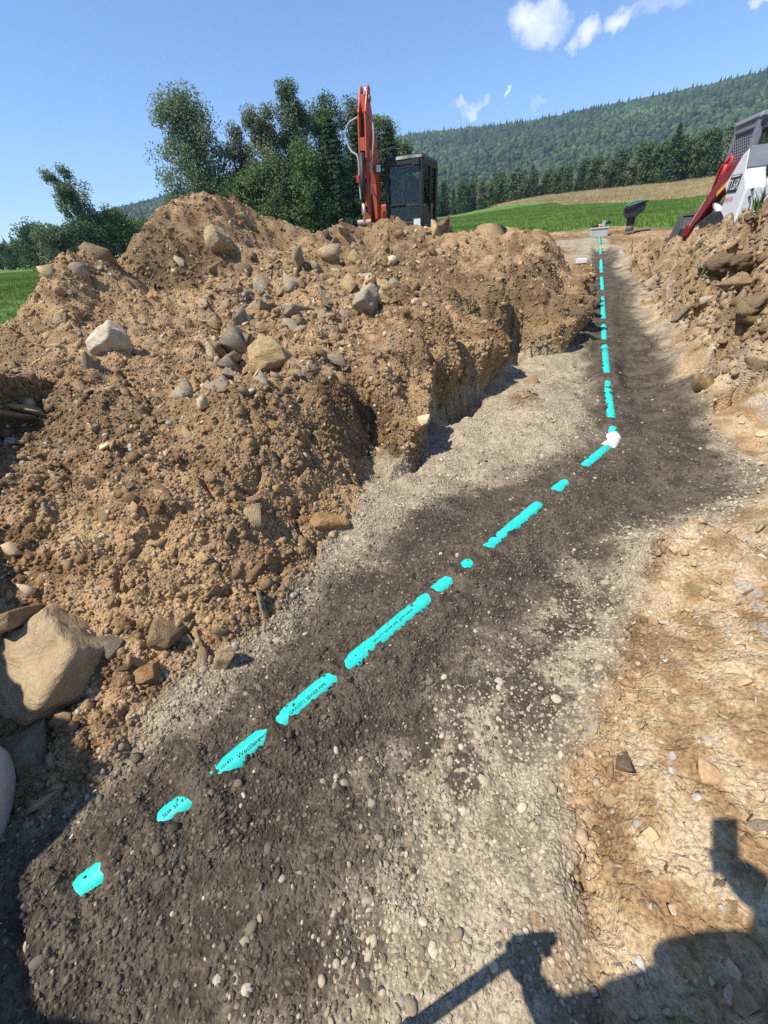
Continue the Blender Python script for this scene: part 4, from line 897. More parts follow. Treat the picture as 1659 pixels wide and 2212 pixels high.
def lump(p, s, mats, label, group, k_):
    me = LUMPS[k_ % 6][mats]; o = link('earth_clod', me, (M_EARTH, M_EARTH2)[mats]); o.location = p; o.scale = s; o.rotation_euler = tuple(rng.uniform(-.5, .5, 2)) + (rng.uniform(0, 6.28),); tag(o, label, 'clod', group)

P_ = [(1572, 575), (1600, 570), (1640, 660), (1618, 672)]
WH = ['high in the right bank over its largest hollow', 'just right of the largest hollow in the right bank', 'above the hollow near the picture edge in the right bank', 'left of the hollow near the picture edge', 'low in the right bank above its foot', 'lowest at the picture edge of the right bank', 'left part of the right bank at mid height', 'just under the crest below the loader', 'far end of the right bank near the bucket', 'below the bucket at the crest of the right bank', 'at the picture edge high in the right bank', 'mid-face over the grey slab', 'farthest, above the trench foot', 'middle of the bank face', 'at the picture edge halfway up', 'centre of the right bank']
for k_, ((x, y), wh) in enumerate(zip(P_, WH)):
    p, nn_, dep = hit(x, y); s = rng.uniform(20, 36) * K / FPX * dep; lump(p + Vector((-.25, -.1, .12)) * s + nn_ * s * .2, (s * 1.1, s, s * .85), 1, 'jutting clod of earth ' + wh, 'clods in the right bank', k_)

# ------------------------------------------------------------------ excavator behind the heap
M_OR = paint('orange_paint', (.50, .072, .020), .45, wear=.4, dirt=(.26, .09, .04), scale=3)
M_BLK = paint('black_paint', (.017, .018, .02), .45, wear=.3, dirt=(.06, .055, .05), scale=3)
M_RUB = paint('black_rubber', (.02, .02, .02), .8, wear=.5, dirt=(.10, .08, .055), scale=4)
M_STEEL = paint('bright_steel', (.6, .6, .6), .25, 1.0, wear=.1, dirt=(.4, .38, .35))
M_GREYM = paint('worn_steel', (.20, .19, .18), .55, .3, wear=.5, dirt=(.26, .2, .14), scale=3)
M_SEAT = paint('black_cloth', (.012, .012, .013), .9, wear=.1, dirt=(.03, .03, .03))
M_HOSE = paint('grey_hose', (.36, .36, .36), .55, wear=.3, dirt=(.2, .18, .15))
M_LENS_GLINT = paint('lens_and_glint', (.75, .75, .72), .2, wear=.1)
M_PINK = paint('worn_pink_steel', (.5, .33, .27), .6, wear=.5, dirt=(.3, .2, .14))
def glass_mat():
    m = NM('cab_glass'); m.t.nodes.remove(m.b); tr = m.n('ShaderNodeBsdfTransparent'); gl = m.n('ShaderNodeBsdfGlossy'); mx = m.n('ShaderNodeMixShader'); fr = m.n('ShaderNodeFresnel')
    tr.inputs[0].default_value = (.80, .88, .85, 1); gl.inputs['Roughness'].default_value = .03; fr.inputs[0].default_value = 1.45
    m.l(fr.outputs[0], mx.inputs[0]); m.l(tr.outputs[0], mx.inputs[1]); m.l(gl.outputs[0], mx.inputs[2]); m.l(mx.outputs[0], m.out.inputs[0]); return m.m
M_GLASS = glass_mat()
EX = at_r(888, 500, 16.0); exz = ground_z(EX[0], EX[1])
ex = empty('excavator', (EX[0], EX[1], exz)); ex.rotation_euler = (math.radians(1.0), math.radians(-1.5), math.atan2(-.413, .911) + math.pi)
# local axes: y forward, x to the operator's right, z up.  cab sits left of centre
def part(mb, name, mat, smooth=False, bevel=0.0, parent=None): return mb.build(name, mat, parent or ex, smooth, bevel)
for sx in (-.62, .62):
    mb = MB(); pr = [(-1.05, .12), (-.95, 0), (.95, 0), (1.05, .12), (1.05, .33), (.92, .46), (-.92, .46), (-1.05, .33)]
    mb.prism(pr, (sx + .35, 0, 0), (0, 1, 0), (0, 0, 1), (1, 0, 0), -.16, .16)
    tk = part(mb, 'track', M_RUB, bevel=.03)
    mb = MB()
    for y in (-.8, -.4, 0, .4, .8): mb.tube([(sx + .35 - .17, y, .16), (sx + .35 + .17, y, .16)], .11, 12)
    part(mb, 'rollers', M_GREYM, parent=tk)
mb = MB(); mb.box((.35, 0, .36), (.95, 1.2, .3)); mb.tube([(.35, 0, .5), (.35, 0, .66)], .42, 20); part(mb, 'undercarriage', M_BLK)
mb = MB(); mb.prism([(-.85, -1.15), (.95, -1.15), (1.05, -.75), (1.05, .5), (.35, .72), (-.8, .72)], (.1, 0, .66), (1, 0, 0), (0, 1, 0), (0, 0, 1), 0, .3); part(mb, 'upper_frame', M_BLK, bevel=.02)
mb = MB(); mb.prism([(-.42, -1.25), (.95, -1.25), (1.06, -.8), (1.06, -.35), (.45, -.35), (.45, -.82), (-.5, -.82)], (.1, 0, .96), (1, 0, 0), (0, 1, 0), (0, 0, 1), 0, .62); part(mb, 'engine_hood', M_OR, bevel=.04)
mb = MB(); mb.bar((-.75, 1.55, .2), (1.45, 1.55, .2), .34, .06, (0, 1, 0)); mb.bar((.0, .9, .3), (.0, 1.53, .22), .1); mb.bar((.7, .9, .3), (.7, 1.53, .22), .1); part(mb, 'dozer_blade', M_PINK)
# cab: box frame with rounded posts, open towards the glass
CX0, CX1, CY0, CY1, CZ0, CZ1 = -.52, .50, -.78, .72, .95, 2.47
cb = MB()
for x, y in ((CX0, CY1), (CX1, CY1), (CX0, CY0), (CX1, CY0)): cb.bar((x, y, CZ0), (x, y, CZ1 - .06), .11 if y > 0 else .16, .11)
cb.bar((CX0, -.12, CZ0), (CX0, -.12, CZ1), .09)
for z in (CZ0 + .04, CZ1 - .1):
    for a, b in (((CX0, CY1), (CX1, CY1)), ((CX0, CY0), (CX1, CY0)), ((CX0, CY0), (CX0, CY1)), ((CX1, CY0), (CX1, CY1))): cb.bar((*a, z), (*b, z), .1, .12)
cb.bar((CX0, CY1 + .01, 1.43), (CX1, CY1 + .01, 1.43), .035)
cab = part(cb, 'cab_frame', M_BLK, bevel=.02)
mb = MB(); mb.box(((CX0 + CX1) / 2, (CY0 + CY1) / 2, CZ1), (CX1 - CX0 + .16, CY1 - CY0 + .16, .12), taper=.92); part(mb, 'cab_roof', M_BLK, bevel=.03)
for nm, c, d in (('windscreen', (0, CY1, 1.9), (.9, .012, .9)), ('lower_windscreen', (0, CY1 - .01, 1.2), (.9, .012, .42)), ('door_glass', (CX0, .3, 1.75), (.012, .74, 1.2)), ('rear_side_glass', (CX0, -.45, 1.85), (.012, .5, .95)), ('side_glass', (CX1, 0, 1.8), (.012, 1.3, 1.1)), ('rear_glass', (0, CY0, 1.9), (.9, .012, .8))):
    mb = MB(); mb.box(c, d); part(mb, nm, M_GLASS, parent=cab)
mb = MB(); mb.box((CX0 - .02, .3, 1.15), (.05, .78, .5)); mb.tube([(CX0 - .06, -.02, 1.25), (CX0 - .06, -.02, 1.55)], .015, 8); part(mb, 'door_panel', M_BLK, bevel=.01, parent=cab)
mb = MB(); mb.prism([(-.26, 0), (.26, 0), (.27, .45), (.2, .72), (.1, .8), (-.1, .8), (-.2, .72), (-.27, .45)], (.12, -.42, 1.38), (1, 0, 0), (0, -.12, 1), (0, 1, 0), 0, .14); mb.box((.12, -.12, 1.33), (.5, .55, .15)); part(mb, 'seat', M_SEAT, bevel=.03)
mb = MB(); mb.box((.1, .35, 1.08), (.6, .25, .3))
for x in (-.16, .36): mb.tube([(x, .2, 1.25), (x, .25, 1.55)], .02, 8); mb.tube([(x, .25, 1.53), (x, .26, 1.63)], .035, 8)
part(mb, 'control_levers', M_SEAT); mb = MB(); mb.bar((-.25, .5, 1.5), (.0, .5, 1.5), .025); mb.bar((-.2, .5, 1.5), (-.2, .5, 1.1), .02); mb.bar((-.06, .5, 1.5), (-.06, .5, 1.1), .02); part(mb, 'travel_levers', M_GREYM)
mb = MB(); mb.box((-.38, CY1 + .08, 2.35), (.2, .06, .12)); part(mb, 'beacon_box', M_BLK)
mb = MB(); mb.box((-.41, CY1 + .06, .98), (.2, .03, .26)); part(mb, 'door_glint', M_LENS_GLINT)  # pale panel painted in for a reflection at the door corner
# boom, stick and rams, all in the plane x = BX beside the cab
BX = .86
def strip(mb, line, w, x0, x1):
    """box section of width w along a poly-line in (y, z), between two planes of x"""
    for (a, b, wa, wb) in zip(line[:-1], line[1:], w[:-1], w[1:]):
        A = Vector(a); B = Vector(b); d = (B - A).normalized(); n = Vector((-d.y, d.x))
        P = [A + n * wa / 2, A - n * wa / 2, B - n * wb / 2, B + n * wb / 2]
        mb.prism([tuple(q) for q in P], (0, 0, 0), (0, 1, 0), (0, 0, 1), (1, 0, 0), x0, x1)
mb = MB(); mb.box((BX, .72, .86), (.34, .34, .42)); mb.bar((BX - .15, .78, 1.0), (BX - .15, .82, 1.35), .06, .3, (1, 0, 0)); mb.bar((BX + .15, .78, 1.0), (BX + .15, .82, 1.35), .06, .3, (1, 0, 0)); part(mb, 'swing_post', M_OR)
mb = MB(); strip(mb, [(.8, 1.15), (.72, 2.0), (.86, 2.7), (1.18, 3.62)], [.24, .42, .40, .2], BX - .11, BX + .11); boom = part(mb, 'boom', M_OR, bevel=.015)
mb = MB(); mb.tube([(BX - .16, 1.18, 3.62), (BX + .16, 1.18, 3.62)], .07, 14); part(mb, 'pivot_pin', M_GREYM, parent=boom)
mb = MB(); strip(mb, [(1.1, 3.86), (1.3, 3.3), (1.44, 2.4), (1.52, 1.25)], [.16, .30, .22, .17], BX - .115, BX - .075); strip(mb, [(1.1, 3.86), (1.3, 3.3), (1.44, 2.4), (1.52, 1.25)], [.16, .30, .22, .17], BX + .075, BX + .115)
for y, z, h in ((1.30, 3.52, .34), (1.50, 2.74, .26), (1.53, 2.2, .3), (1.57, 1.7, .5)): mb.box((BX, y - .02, z), (.15, .05, h))
stick = part(mb, 'stick', M_OR, bevel=.008)
mb = MB(); mb.box((BX, 1.36, 2.7), (.14, .02, 1.6), Matrix.Rotation(.11, 3, 'X')); part(mb, 'inner_plate', M_BLK, parent=stick)
for nm, a, b, c, r in (('boom_ram', (BX, 1.02, 1.05), (BX, 1.2, 2.0), (BX, 1.02, 2.55), .065), ('stick_ram', (BX, .78, 2.9), (BX, .98, 3.5), (BX, 1.08, 3.85), .055), ('bucket_ram', (BX - .02, 1.64, 2.55), (BX - .02, 1.72, 1.55), (BX - .02, 1.74, 1.12), .07)):
    mb = MB(); mb.tube([a, b], r, 14); ram = part(mb, nm, M_BLK, True); mb = MB(); mb.tube([b, c], r * .55, 12); part(mb, 'piston_rod', M_STEEL, True, parent=ram)
mb = MB(); mb.tube([(BX - .2, 1.7, 1.1), (BX + .2, 1.7, 1.1)], .06, 14); mb.bar((BX - .16, 1.7, 1.1), (BX - .16, 1.6, .75), .04, .1); mb.bar((BX + .16, 1.7, 1.1), (BX + .16, 1.6, .75), .04, .1); part(mb, 'bucket_linkage', M_PINK)
mb = MB(); mb.prism([(1.42, .82), (1.75, .8), (1.85, .5), (1.7, .15), (1.45, .05), (1.25, .2), (1.5, .35)], (0, 0, 0), (0, 1, 0), (0, 0, 1), (1, 0, 0), BX - .26, BX + .26); mb.box((BX, 1.62, .86), (.5, .2, .1)); part(mb, 'bucket', M_PINK, bevel=.01)
def hose(pts, r=.022):
    P = [Vector(p) for p in pts]; out = []
    for i in range(len(P) - 1):
        p0, p1, p2, p3 = P[max(i - 1, 0)], P[i], P[i + 1], P[min(i + 2, len(P) - 1)]
        for t in np.linspace(0, 1, 8, endpoint=False): out.append(.5 * ((2 * p1) + (p2 - p0) * t + (2 * p0 - 5 * p1 + 4 * p2 - p3) * t * t + (3 * p1 - p0 - 3 * p2 + p3) * t ** 3))
    return MB().tube(out + [P[-1]], r, 8)
part(hose([(BX + .13, 1.3, 3.3), (BX + .42, 1.35, 3.2), (BX + .52, 1.4, 2.95), (BX + .36, 1.45, 2.65), (BX + .16, 1.5, 2.5), (BX + .14, 1.55, 2.0), (BX + .1, 1.62, 1.6)]), 'hose', M_HOSE, True)
part(hose([(BX - .13, 1.2, 3.3), (BX - .24, 1.3, 3.1), (BX - .26, 1.36, 2.8), (BX - .18, 1.4, 2.3), (BX - .14, 1.45, 1.7)]), 'hose', M_HOSE, True)
mb = MB(); mb.box((BX - .24, 1.0, 2.28), (.16, .08, .2)); wl = part(mb, 'work_light', M_BLK, bevel=.01); mb = MB(); mb.box((BX - .24, 1.045, 2.28), (.12, .015, .15)); part(mb, 'lens', M_LENS_GLINT, parent=wl)
M_RED = paint('red_fitting', (.5, .03, .02), .5, wear=.2); mb = MB(); mb.box((BX + .14, 1.6, 2.05), (.08, .09, .14)); mb.box((BX - .14, 1.5, 2.08), (.08, .09, .14)); part(mb, 'hose_clamps', M_RED)
ex.scale = (1.07,) * 3
tag(ex, 'orange compact excavator with black cab parked behind the spoil heap', 'excavator')

# ------------------------------------------------------------------ compact track loader on the right bank
M_WH = paint('white_paint', (.68, .68, .66), .45, wear=.28, dirt=(.45, .42, .37), scale=5)
M_DRED = paint('dark_red_paint', (.24, .02, .03), .45, wear=.3, dirt=(.30, .10, .07), scale=4)
M_BRED = paint('bright_red_paint', (.55, .025, .03), .45, wear=.2, scale=4)
M_CAB = paint('grey_cab_paint', (.17, .18, .20), .45, wear=.2, dirt=(.28, .27, .25), scale=4)
M_BKT = paint('bucket_steel', (.11, .112, .118), .5, .35, wear=.5, dirt=(.23, .19, .14), scale=3)
M_YEL = paint('yellow_decal', (.70, .38, .03), .5, wear=.2)
LO = at_r(1566, 470, 11.0); LH = Vector((math.sin(math.radians(20)), math.cos(math.radians(20)), 0))
lz = .86
ld = empty('track_loader', (LO[0], LO[1], lz)); ld.rotation_euler = (0, 0, math.atan2(LH.y, LH.x) - math.pi / 2)
# local: y forward, x to the right; the left outer face of the machine lies at x = 0
def lp(mb, name, mat, smooth=False, bevel=0.0, parent=None): return mb.build(name, mat, parent or ld, smooth, bevel)
YZ = dict(ex=(0, 1, 0), ey=(0, 0, 1), ez=(1, 0, 0))
def side(mb, poly, x0, x1): return mb.prism(poly, (0, 0, 0), YZ['ex'], YZ['ey'], YZ['ez'], x0, x1)
for x in (0.02, 1.4):
    tr = lp(side(MB(), [(-.35, .1), (-.2, 0), (1.5, 0), (1.68, .2), (1.6, .42), (.9, .62), (-.1, .66), (-.38, .5)], x, x + .33), 'track', M_RUB, bevel=.03)
    mb = MB()
    for y, z, r in ((-.1, .38, .2), (1.4, .24, .17), (.4, .17, .12), (.75, .17, .12), (1.08, .17, .12)): mb.tube([(x - .02, y, z), (x + .35, y, z)], r, 16)
    lp(mb, 'rollers', M_GREYM, parent=tr)
lp(side(MB(), [(-.4, .3), (1.5, .25), (1.6, .7), (1.35, .95), (-.2, 1.05), (-.45, .9)], .36, 1.4), 'chassis', M_WH, bevel=.03)
lp(side(MB(), [(-.55, .55), (-.35, .5), (-.25, 1.15), (-.5, 1.15)], .4, 1.36), 'rear_door', M_BKT, bevel=.03)
for x0, x1, nm in ((.0, .3, 1), (1.46, 1.76, 0)):
    prof = [(-.46, .30), (.02, .30), (.10, .52), (.36, .62), (.34, .86), (.55, 1.02), (.30, 1.28), (.16, 1.44), (-.04, 1.5), (-.22, 1.16), (-.46, .95)]
    up = lp(side(MB(), prof, x0, x1), 'lift_tower', M_WH, bevel=.03)
    mb = MB(); mb.prism([(-.15, -.15), (.15, -.15), (.15, .17), (-.15, .17)], (x0 + .15, -.125, 1.345), (1, 0, 0), (0, .45, .89), (0, -.89, .45), 0, .02); lp(mb, 'cap_plate', M_CAB, parent=up)
    if nm:
        mb = MB(); mb.box((x0 - .006, .10, 1.02), (.008, .44, .25)); dec = lp(mb, 'model_plate', M_BLK, parent=up)
        R = Matrix(((0, 0, -1), (-1, 0, 0), (0, 1, 0)))
        def ltext(body, y, z, size, mat):
            M = R.to_4x4(); M.translation = Vector((x0 - .0115, y, z)); t = text_mesh('lettering', body, size, mat, up, M); return t
        ltext('TL6R', .10, 1.0, .21, M_WH); ltext('TAKEUCHI', .14, .80, .095, M_BRED)
        mb = MB(); mb.box((x0 - .0115, .1, 1.125), (.004, .34, .018)); lp(mb, 'plate_line', M_WH, parent=up)
        mb = MB()
        for y, z in ((-.4, .9), (-.4, .8), (-.42, .5), (-.42, .42)): mb.tube([(x0 + .1, y - .09, z), (x0 + .1, y - .03, z)], .02, 8)
        lp(mb, 'bolts', M_BLK, parent=up)
for x0, x1 in ((.04, .2), (1.56, 1.72)):
    arm = lp(side(MB(), [(.1, 1.42), (.28, 1.44), (1.05, 1.16), (1.85, .66), (2.35, .22), (2.3, .06), (2.12, .08), (1.78, .40), (1.5, .52), (.95, .90), (.25, 1.16), (.08, 1.3)], x0, x1), 'loader_arm', M_DRED, bevel=.015)
    mb = MB(); mb.prism([(.5, 1.12), (.95, .94), (.92, .86), (.5, 1.03)], (0, 0, 0), (0, 1, 0), (0, 0, 1), (1, 0, 0), x0 - .005, x0 - .001); lp(mb, 'yellow_stripe', M_YEL, parent=arm)
    mb = MB(); mb.prism([(1.5, .86), (2.3, .2), (2.28, .15), (1.47, .82)], (0, 0, 0), (0, 1, 0), (0, 0, 1), (1, 0, 0), x0 - .005, x0 - .001); lp(mb, 'white_scuff', M_PINK, parent=arm)
    mb = MB(); mb.tube([(x0 + .08, .5, .55), (x0 + .08, 1.0, .72)], .06, 12); rm = lp(mb, 'lift_ram', M_WH, True); mb = MB(); mb.tube([(x0 + .08, 1.0, .72), (x0 + .08, 1.4, .82)], .035, 12); lp(mb, 'piston_rod', M_STEEL, True, parent=rm)
    mb = MB(); mb.tube([(x0 + .08, 1.5, .94), (x0 + .08, 1.46, 1.25), (x0 + .08, 1.4, 1.33), (x0 + .08, 1.05, 1.46), (x0 + .08, .98, 1.44), (x0 + .08, 1.02, 1.2)], .028, 10); mb.tube([(x0 + .08, 1.2, 1.12), (x0 + .08, 1.16, 1.36)], .05, 8); lp(mb, 'guard_bar', M_BRED, True)
mb = MB(); mb.bar((.0, 2.1, .3), (1.76, 2.1, .3), .14, .2); lp(mb, 'cross_tube', M_DRED)
# bucket: curved shell with two side plates
prof = [(2.95, .0), (2.35, .0), (2.2, .12), (2.16, .34), (2.24, .56), (2.3, .58), (2.24, .36), (2.27, .16), (2.38, .04), (2.95, .03)]
bk = lp(side(MB(), prof, -.08, 1.84), 'bucket', M_BKT)
for x in (-.1, 1.74):
    lp(side(MB(), [(2.95, -.002), (2.34, -.002), (2.19, .12), (2.15, .34), (2.23, .6), (2.45, .58), (2.8, .18)], x, x + .03), 'side_plate', M_BKT, bevel=.006, parent=bk)
mb = MB(); mb.box((.88, 2.27, .61), (1.96, .1, .05)); mb.box((.88, 2.98, .015), (1.9, .12, .025)); lp(mb, 'cutting_edge', M_GREYM, parent=bk)
# cab
cx0, cx1, cy0, cy1, z0, z1 = .24, 1.50, .55, 1.62, .95, 1.92
mb = MB()
for x in (cx0, cx1):
    mb.bar((x, cy0, z0), (x, cy0, z1), .13, .12); mb.bar((x, cy1, z0 - .1), (x, cy1 - .12, z1 - .04), .09, .09)
    mb.bar((x, cy0, z1 - .06), (x, cy1 - .12, z1 - .06), .09, .14); mb.bar((x, cy0, z0 + .02), (x, cy1, z0 - .04), .09, .12)
mb.bar((cx0, cy0, z1 - .08), (cx1, cy0, z1 - .08), .12, .18); mb.bar((cx0, cy0, z0 + .05), (cx1, cy0, z0 + .05), .12, .2); mb.bar((cx0, cy1 - .12, z1 - .07), (cx1, cy1 - .12, z1 - .07), .1, .14)
lc = lp(mb, 'cab_frame', M_CAB, bevel=.02)
mb = MB(); mb.box(((cx0 + cx1) / 2, (cy0 + cy1 - .1) / 2, z1 + .03), (cx1 - cx0 + .18, cy1 - cy0 + .1, .09), taper=.94); lp(mb, 'cab_roof', M_CAB, bevel=.025)
for x in (cx0, cx1):
    mb = MB(); N = 13
    for i in range(-N, N + 1):
        a = []
        for s in (1, -1):
            y0 = i * .09 + 1.08; pts = [(y0 + s * t, z0 + .1 + t) for t in np.linspace(0, z1 - z0 - .22, 24)]; pts = [p for p in pts if cy0 + .06 < p[0] < cy1 - .1]
            if len(pts) > 1: mb.bar((x, *pts[0]), (x, *pts[-1]), .014, .02, (1, 0, 0))
    lp(mb, 'mesh_screen', M_CAB, parent=lc)
mb = MB(); mb.box(((cx0 + cx1) / 2, cy0 - .03, 1.43), (.76, .012, .58)); lp(mb, 'rear_glass', M_GLASS, parent=lc); mb = MB()
for a, b in (((cx0 + .08, 1.14), (cx1 - .08, 1.14)), ((cx0 + .08, 1.74), (cx1 - .08, 1.74)), ((cx0 + .08, 1.14), (cx0 + .08, 1.74)), ((cx1 - .08, 1.14), (cx1 - .08, 1.74))): mb.bar((a[0], cy0 - .05, a[1]), (b[0], cy0 - .05, b[1]), .05, .05)
lp(mb, 'window_seal', M_RUB, parent=lc); mb = MB(); mb.box((.88, .9, 1.25), (.5, .14, .7)); mb.box((.88, 1.1, .98), (.5, .5, .14)); lp(mb, 'seat', M_SEAT, bevel=.03)
mb = MB(); mb.tube([(cx0 + .02, cy0 - .12, 1.84), (cx0 + .02, cy0 - .06, 1.84)], .045, 10); lp(mb, 'rear_lamp', M_BLK)
tag(ld, 'white and dark red track loader with screened cab on the right bank', 'loader')

# ------------------------------------------------------------------ rammer
M_TEAL = paint('green_shroud', (.06, .20, .15), .4, wear=.3, dirt=(.25, .27, .22), scale=8)
rp = at_r(1353, 527, 20.4); rmz = ground_z(rp[0], rp[1]); ra = empty('tamping_rammer', (rp[0], rp[1], rmz - .01)); _a = math.atan2(rp[0], rp[1]); ra.rotation_euler = (0, math.radians(-6), -_a)
def rp_(mb, name, mat, smooth=False, bevel=0.0, parent=None): return mb.build(name, mat, parent or ra, smooth, bevel)
mb = MB(); mb.prism([(-.17, 0), (.17, 0), (.22, .05), (.2, .075), (-.14, .075), (-.17, .05)], (0, 0, 0), (1, 0, 0), (0, 0, 1), (0, 1, 0), -.14, .14); rp_(mb, 'shoe', M_GREYM, bevel=.008)
mb = MB(); mb.tube([(0, 0, .06), (.01, 0, .3)], [.14, .12], 20); rp_(mb, 'leg', paint('rammer_leg', (.16, .15, .12), .6, wear=.5), True)
mb = MB(); zs = np.linspace(.27, .50, 17); mb.tube([(.012 + .0 * z, 0, z) for z in zs], [.15 if i % 2 else .12 for i in range(17)], 20); rp_(mb, 'bellows', M_RUB)
mb = MB(); mb.prism([(-.17, .48), (.17, .48), (.26, .58), (.28, .80), (.12, .88), (-.24, .87), (-.28, .66)], (.01, 0, 0), (1, 0, 0), (0, 0, 1), (0, 1, 0), -.15, .15); rp_(mb, 'crankcase', M_BLK, bevel=.02)
mb = MB(); mb.tube([(.26, -.16, .72), (.26, .16, .72)], .16, 16); mb.box((.26, 0, .76), (.26, .34, .22)); rp_(mb, 'engine', M_BLK, bevel=.01)
mb = MB(); mb.prism([(-.26, .86), (-.18, .95), (.05, 1.0), (.30, .97), (.46, .91), (.40, .86), (.05, .84)], (0, 0, 0), (1, 0, 0), (0, 0, 1), (0, 1, 0), -.16, .16); rp_(mb, 'tank_shroud', M_TEAL, bevel=.02)
mb = MB(); mb.tube([(-.22, -.2, .80), (-.24, 0, .80), (-.22, .2, .80), (.0, .22, .86), (.25, .21, .88), (.42, .18, .89), (.46, 0, .89), (.42, -.18, .89), (.25, -.21, .88), (.0, -.22, .86), (-.22, -.2, .80)], .028, 8, False); rp_(mb, 'handle', M_BLK, True)
mb = MB(); mb.tube([(.0, 0, .95), (.0, 0, 1.0)], .03, 10); rp_(mb, 'filler_cap', M_BLK); mb = hose([(.36, -.1, .9), (.42, -.1, .8), (.38, -.1, .7), (.3, -.1, .68)], .01); rp_(mb, 'cable', M_BLK)
tag(ra, 'green and black tamping rammer standing at the end of the trench', 'rammer')

# ------------------------------------------------------------------ distribution box and what lies round it
M_CONC = paint('pale_concrete', (.46, .45, .43), .9, wear=.3, dirt=(.34, .29, .22), scale=8)
bp = PIPE_B + np.array([.12, .32, 0]); bz = min(ground_z(bp[0], bp[1]), 1.0) - .05; _a = math.atan2(bp[0], bp[1])
db_ = empty('distribution_box', (bp[0], bp[1], bz)); db_.rotation_euler = (0, 0, -_a + .12)
mb = MB(); mb.box((0, 0, .15), (.62, .48, .30), taper=.94); mb.build('box_body', M_CONC, db_, bevel=.012); mb = MB(); mb.box((0, 0, .325), (.62, .5, .045)); mb.build('lid', M_CONC, db_, bevel=.01)
for x in (.305,): mb = MB(); mb.tube([(x - .02, 0, .14), (x + .012, 0, .14)], .075, 16); mb.build('outlet_hole', M_BLK, db_)
tag(db_, 'pale concrete distribution box at the far end of the green pipe', 'box')
tl = empty('cordless_tool', (bp[0], bp[1], bz + .348)); tl.rotation_euler = (0, 0, -_a + .25)
mb = MB(); mb.tube([(-.26, 0, .05), (-.06, 0, .05)], .045, 12); mb.build('motor_body', M_BLK, tl, True); mb = MB(); mb.tube([(-.06, 0, .05), (.05, 0, .05)], .048, 12); mb.build('collar', M_YEL, tl, True)
mb = MB(); mb.box((.12, 0, .06), (.12, .1, .12)); mb.box((.13, 0, .16), (.1, .09, .08)); mb.build('head', paint('tool_grey', (.42, .42, .43), .5), tl, bevel=.01)
mb = MB(); mb.tube([(.18, 0, .13), (.3, 0, .14), (.38, 0, .11)], [.05, .06, .03], 10); mb.build('handle', M_BLK, tl, True)
tag(tl, 'black and yellow power tool lying on the concrete box', 'tool')
sp = empty('pipe_stub', (bp[0] - .55, bp[1] + .1, bz - .02)); mb = MB(); mb.tube([(-.26, -.12, .05), (.22, .05, .07)], PR, 18); mb.build('barrel', M_PVC, sp, True); tag(sp, 'short stub of green pipe lying left of the concrete box', 'pipe')
wp_, wn, _ = hit(1252, 572); wb = empty('white_block', wp_ + Vector((0, -.05, .03))); wb.rotation_euler = (0, 0, -math.atan2(wp_.x, wp_.y)); wk = wp_.length / 16
mb = MB(); mb.prism([(-.16, 0), (.16, 0), (.16, .1), (.13, .13), (-.13, .13), (-.16, .1)], (0, 0, 0), (1, 0, 0), (0, 0, 1), (0, 1, 0), -.06, .06); ob = mb.build('block_body', M_WPVC, wb, bevel=.01); tag(wb, 'small white block on the left edge of the far trench', 'block')
wb.scale = (wk, wk, wk)
# sack in the shaded corner
M_SACK = paint('white_sack', (.5, .48, .43), .9, wear=.35, dirt=(.38, .32, .24), scale=3)
v, f = ICO[4]; v = v * (1 + .10 * n3(v, .7, 900) + .03 * n3(v, .2, 901))[:, None]; v = np.sign(v) * np.abs(v) ** .85
sk = link('sack', np_mesh('sack', v, f, True), M_SACK); q = at_z(-52, 1735, .1); sk.location = (q[0] - .02, q[1], .10); sk.scale = (.11, .21, .16); sk.rotation_euler = (0, .25, .45)
tag(sk, 'bulging off-white sack in deep shade at the left edge', 'sack')

# ------------------------------------------------------------------ vegetation
def leaf_material(name, c0, c1, c2):
    m = NM(name); c = m.coord('Object'); oi = m.n('ShaderNodeObjectInfo')
    n = m.noise(c, .9, 3, .7); col = m.ramp(n, [(.32, c0), (.5, c1), (.68, c2)])
    col = m.mix(1.0, col, m.ramp(oi.outputs['Random'], [(0, (.82, .86, .86)), (1, (1.18, 1.12, 1.02))]), 'MULTIPLY')
    tr = m.n('ShaderNodeBsdfTranslucent'); mx = m.n('ShaderNodeMixShader'); mx.inputs[0].default_value = .28
    m.l(col, tr.inputs[0]); m.fin(col, .7, spec=.2); m.l(m.b.outputs[0], mx.inputs[1]); m.l(tr.outputs[0], mx.inputs[2]); m.l(mx.outputs[0], m.out.inputs[0]); return m.m
L_GREY = leaf_material('poplar_leaves', (.097, .138, .073), (.162, .214, .110), (.244, .292, .170))
L_DARK = leaf_material('dark_leaves', (.061, .100, .047), (.101, .154, .068), (.154, .216, .100))
L_GREEN = leaf_material('green_leaves', (.070, .121, .040), (.116, .183, .062), (.171, .248, .093))
L_PALE = leaf_material('pale_leaves', (.133, .149, .086), (.203, .222, .128), (.281, .296, .196))
L_SPR = leaf_material('needles', (.044, .079, .041), (.072, .121, .059), (.114, .172, .079))
M_BARK = paint('bark', (.12, .10, .08), .9, wear=.4, dirt=(.2, .18, .15), scale=3)
def quads(P, N, size, g, aspect=1.0):
    """leaf-sized faces at P, facing roughly N"""
    n = len(P); N = N + .8 * g.normal(size=(n, 3)); N /= np.linalg.norm(N, axis=1, keepdims=True)
    a = np.cross(N, g.normal(size=(n, 3))); a /= np.linalg.norm(a, axis=1, keepdims=True); b = np.cross(N, a)
    s = (size * g.uniform(.6, 1.3, n))[:, None]; a = a * s * .5; b = b * s * .5 * aspect
    V = np.stack([P - a, P - b, P + a, P + b], 1).reshape(-1, 3); return V, np.arange(4 * n).reshape(-1, 4)
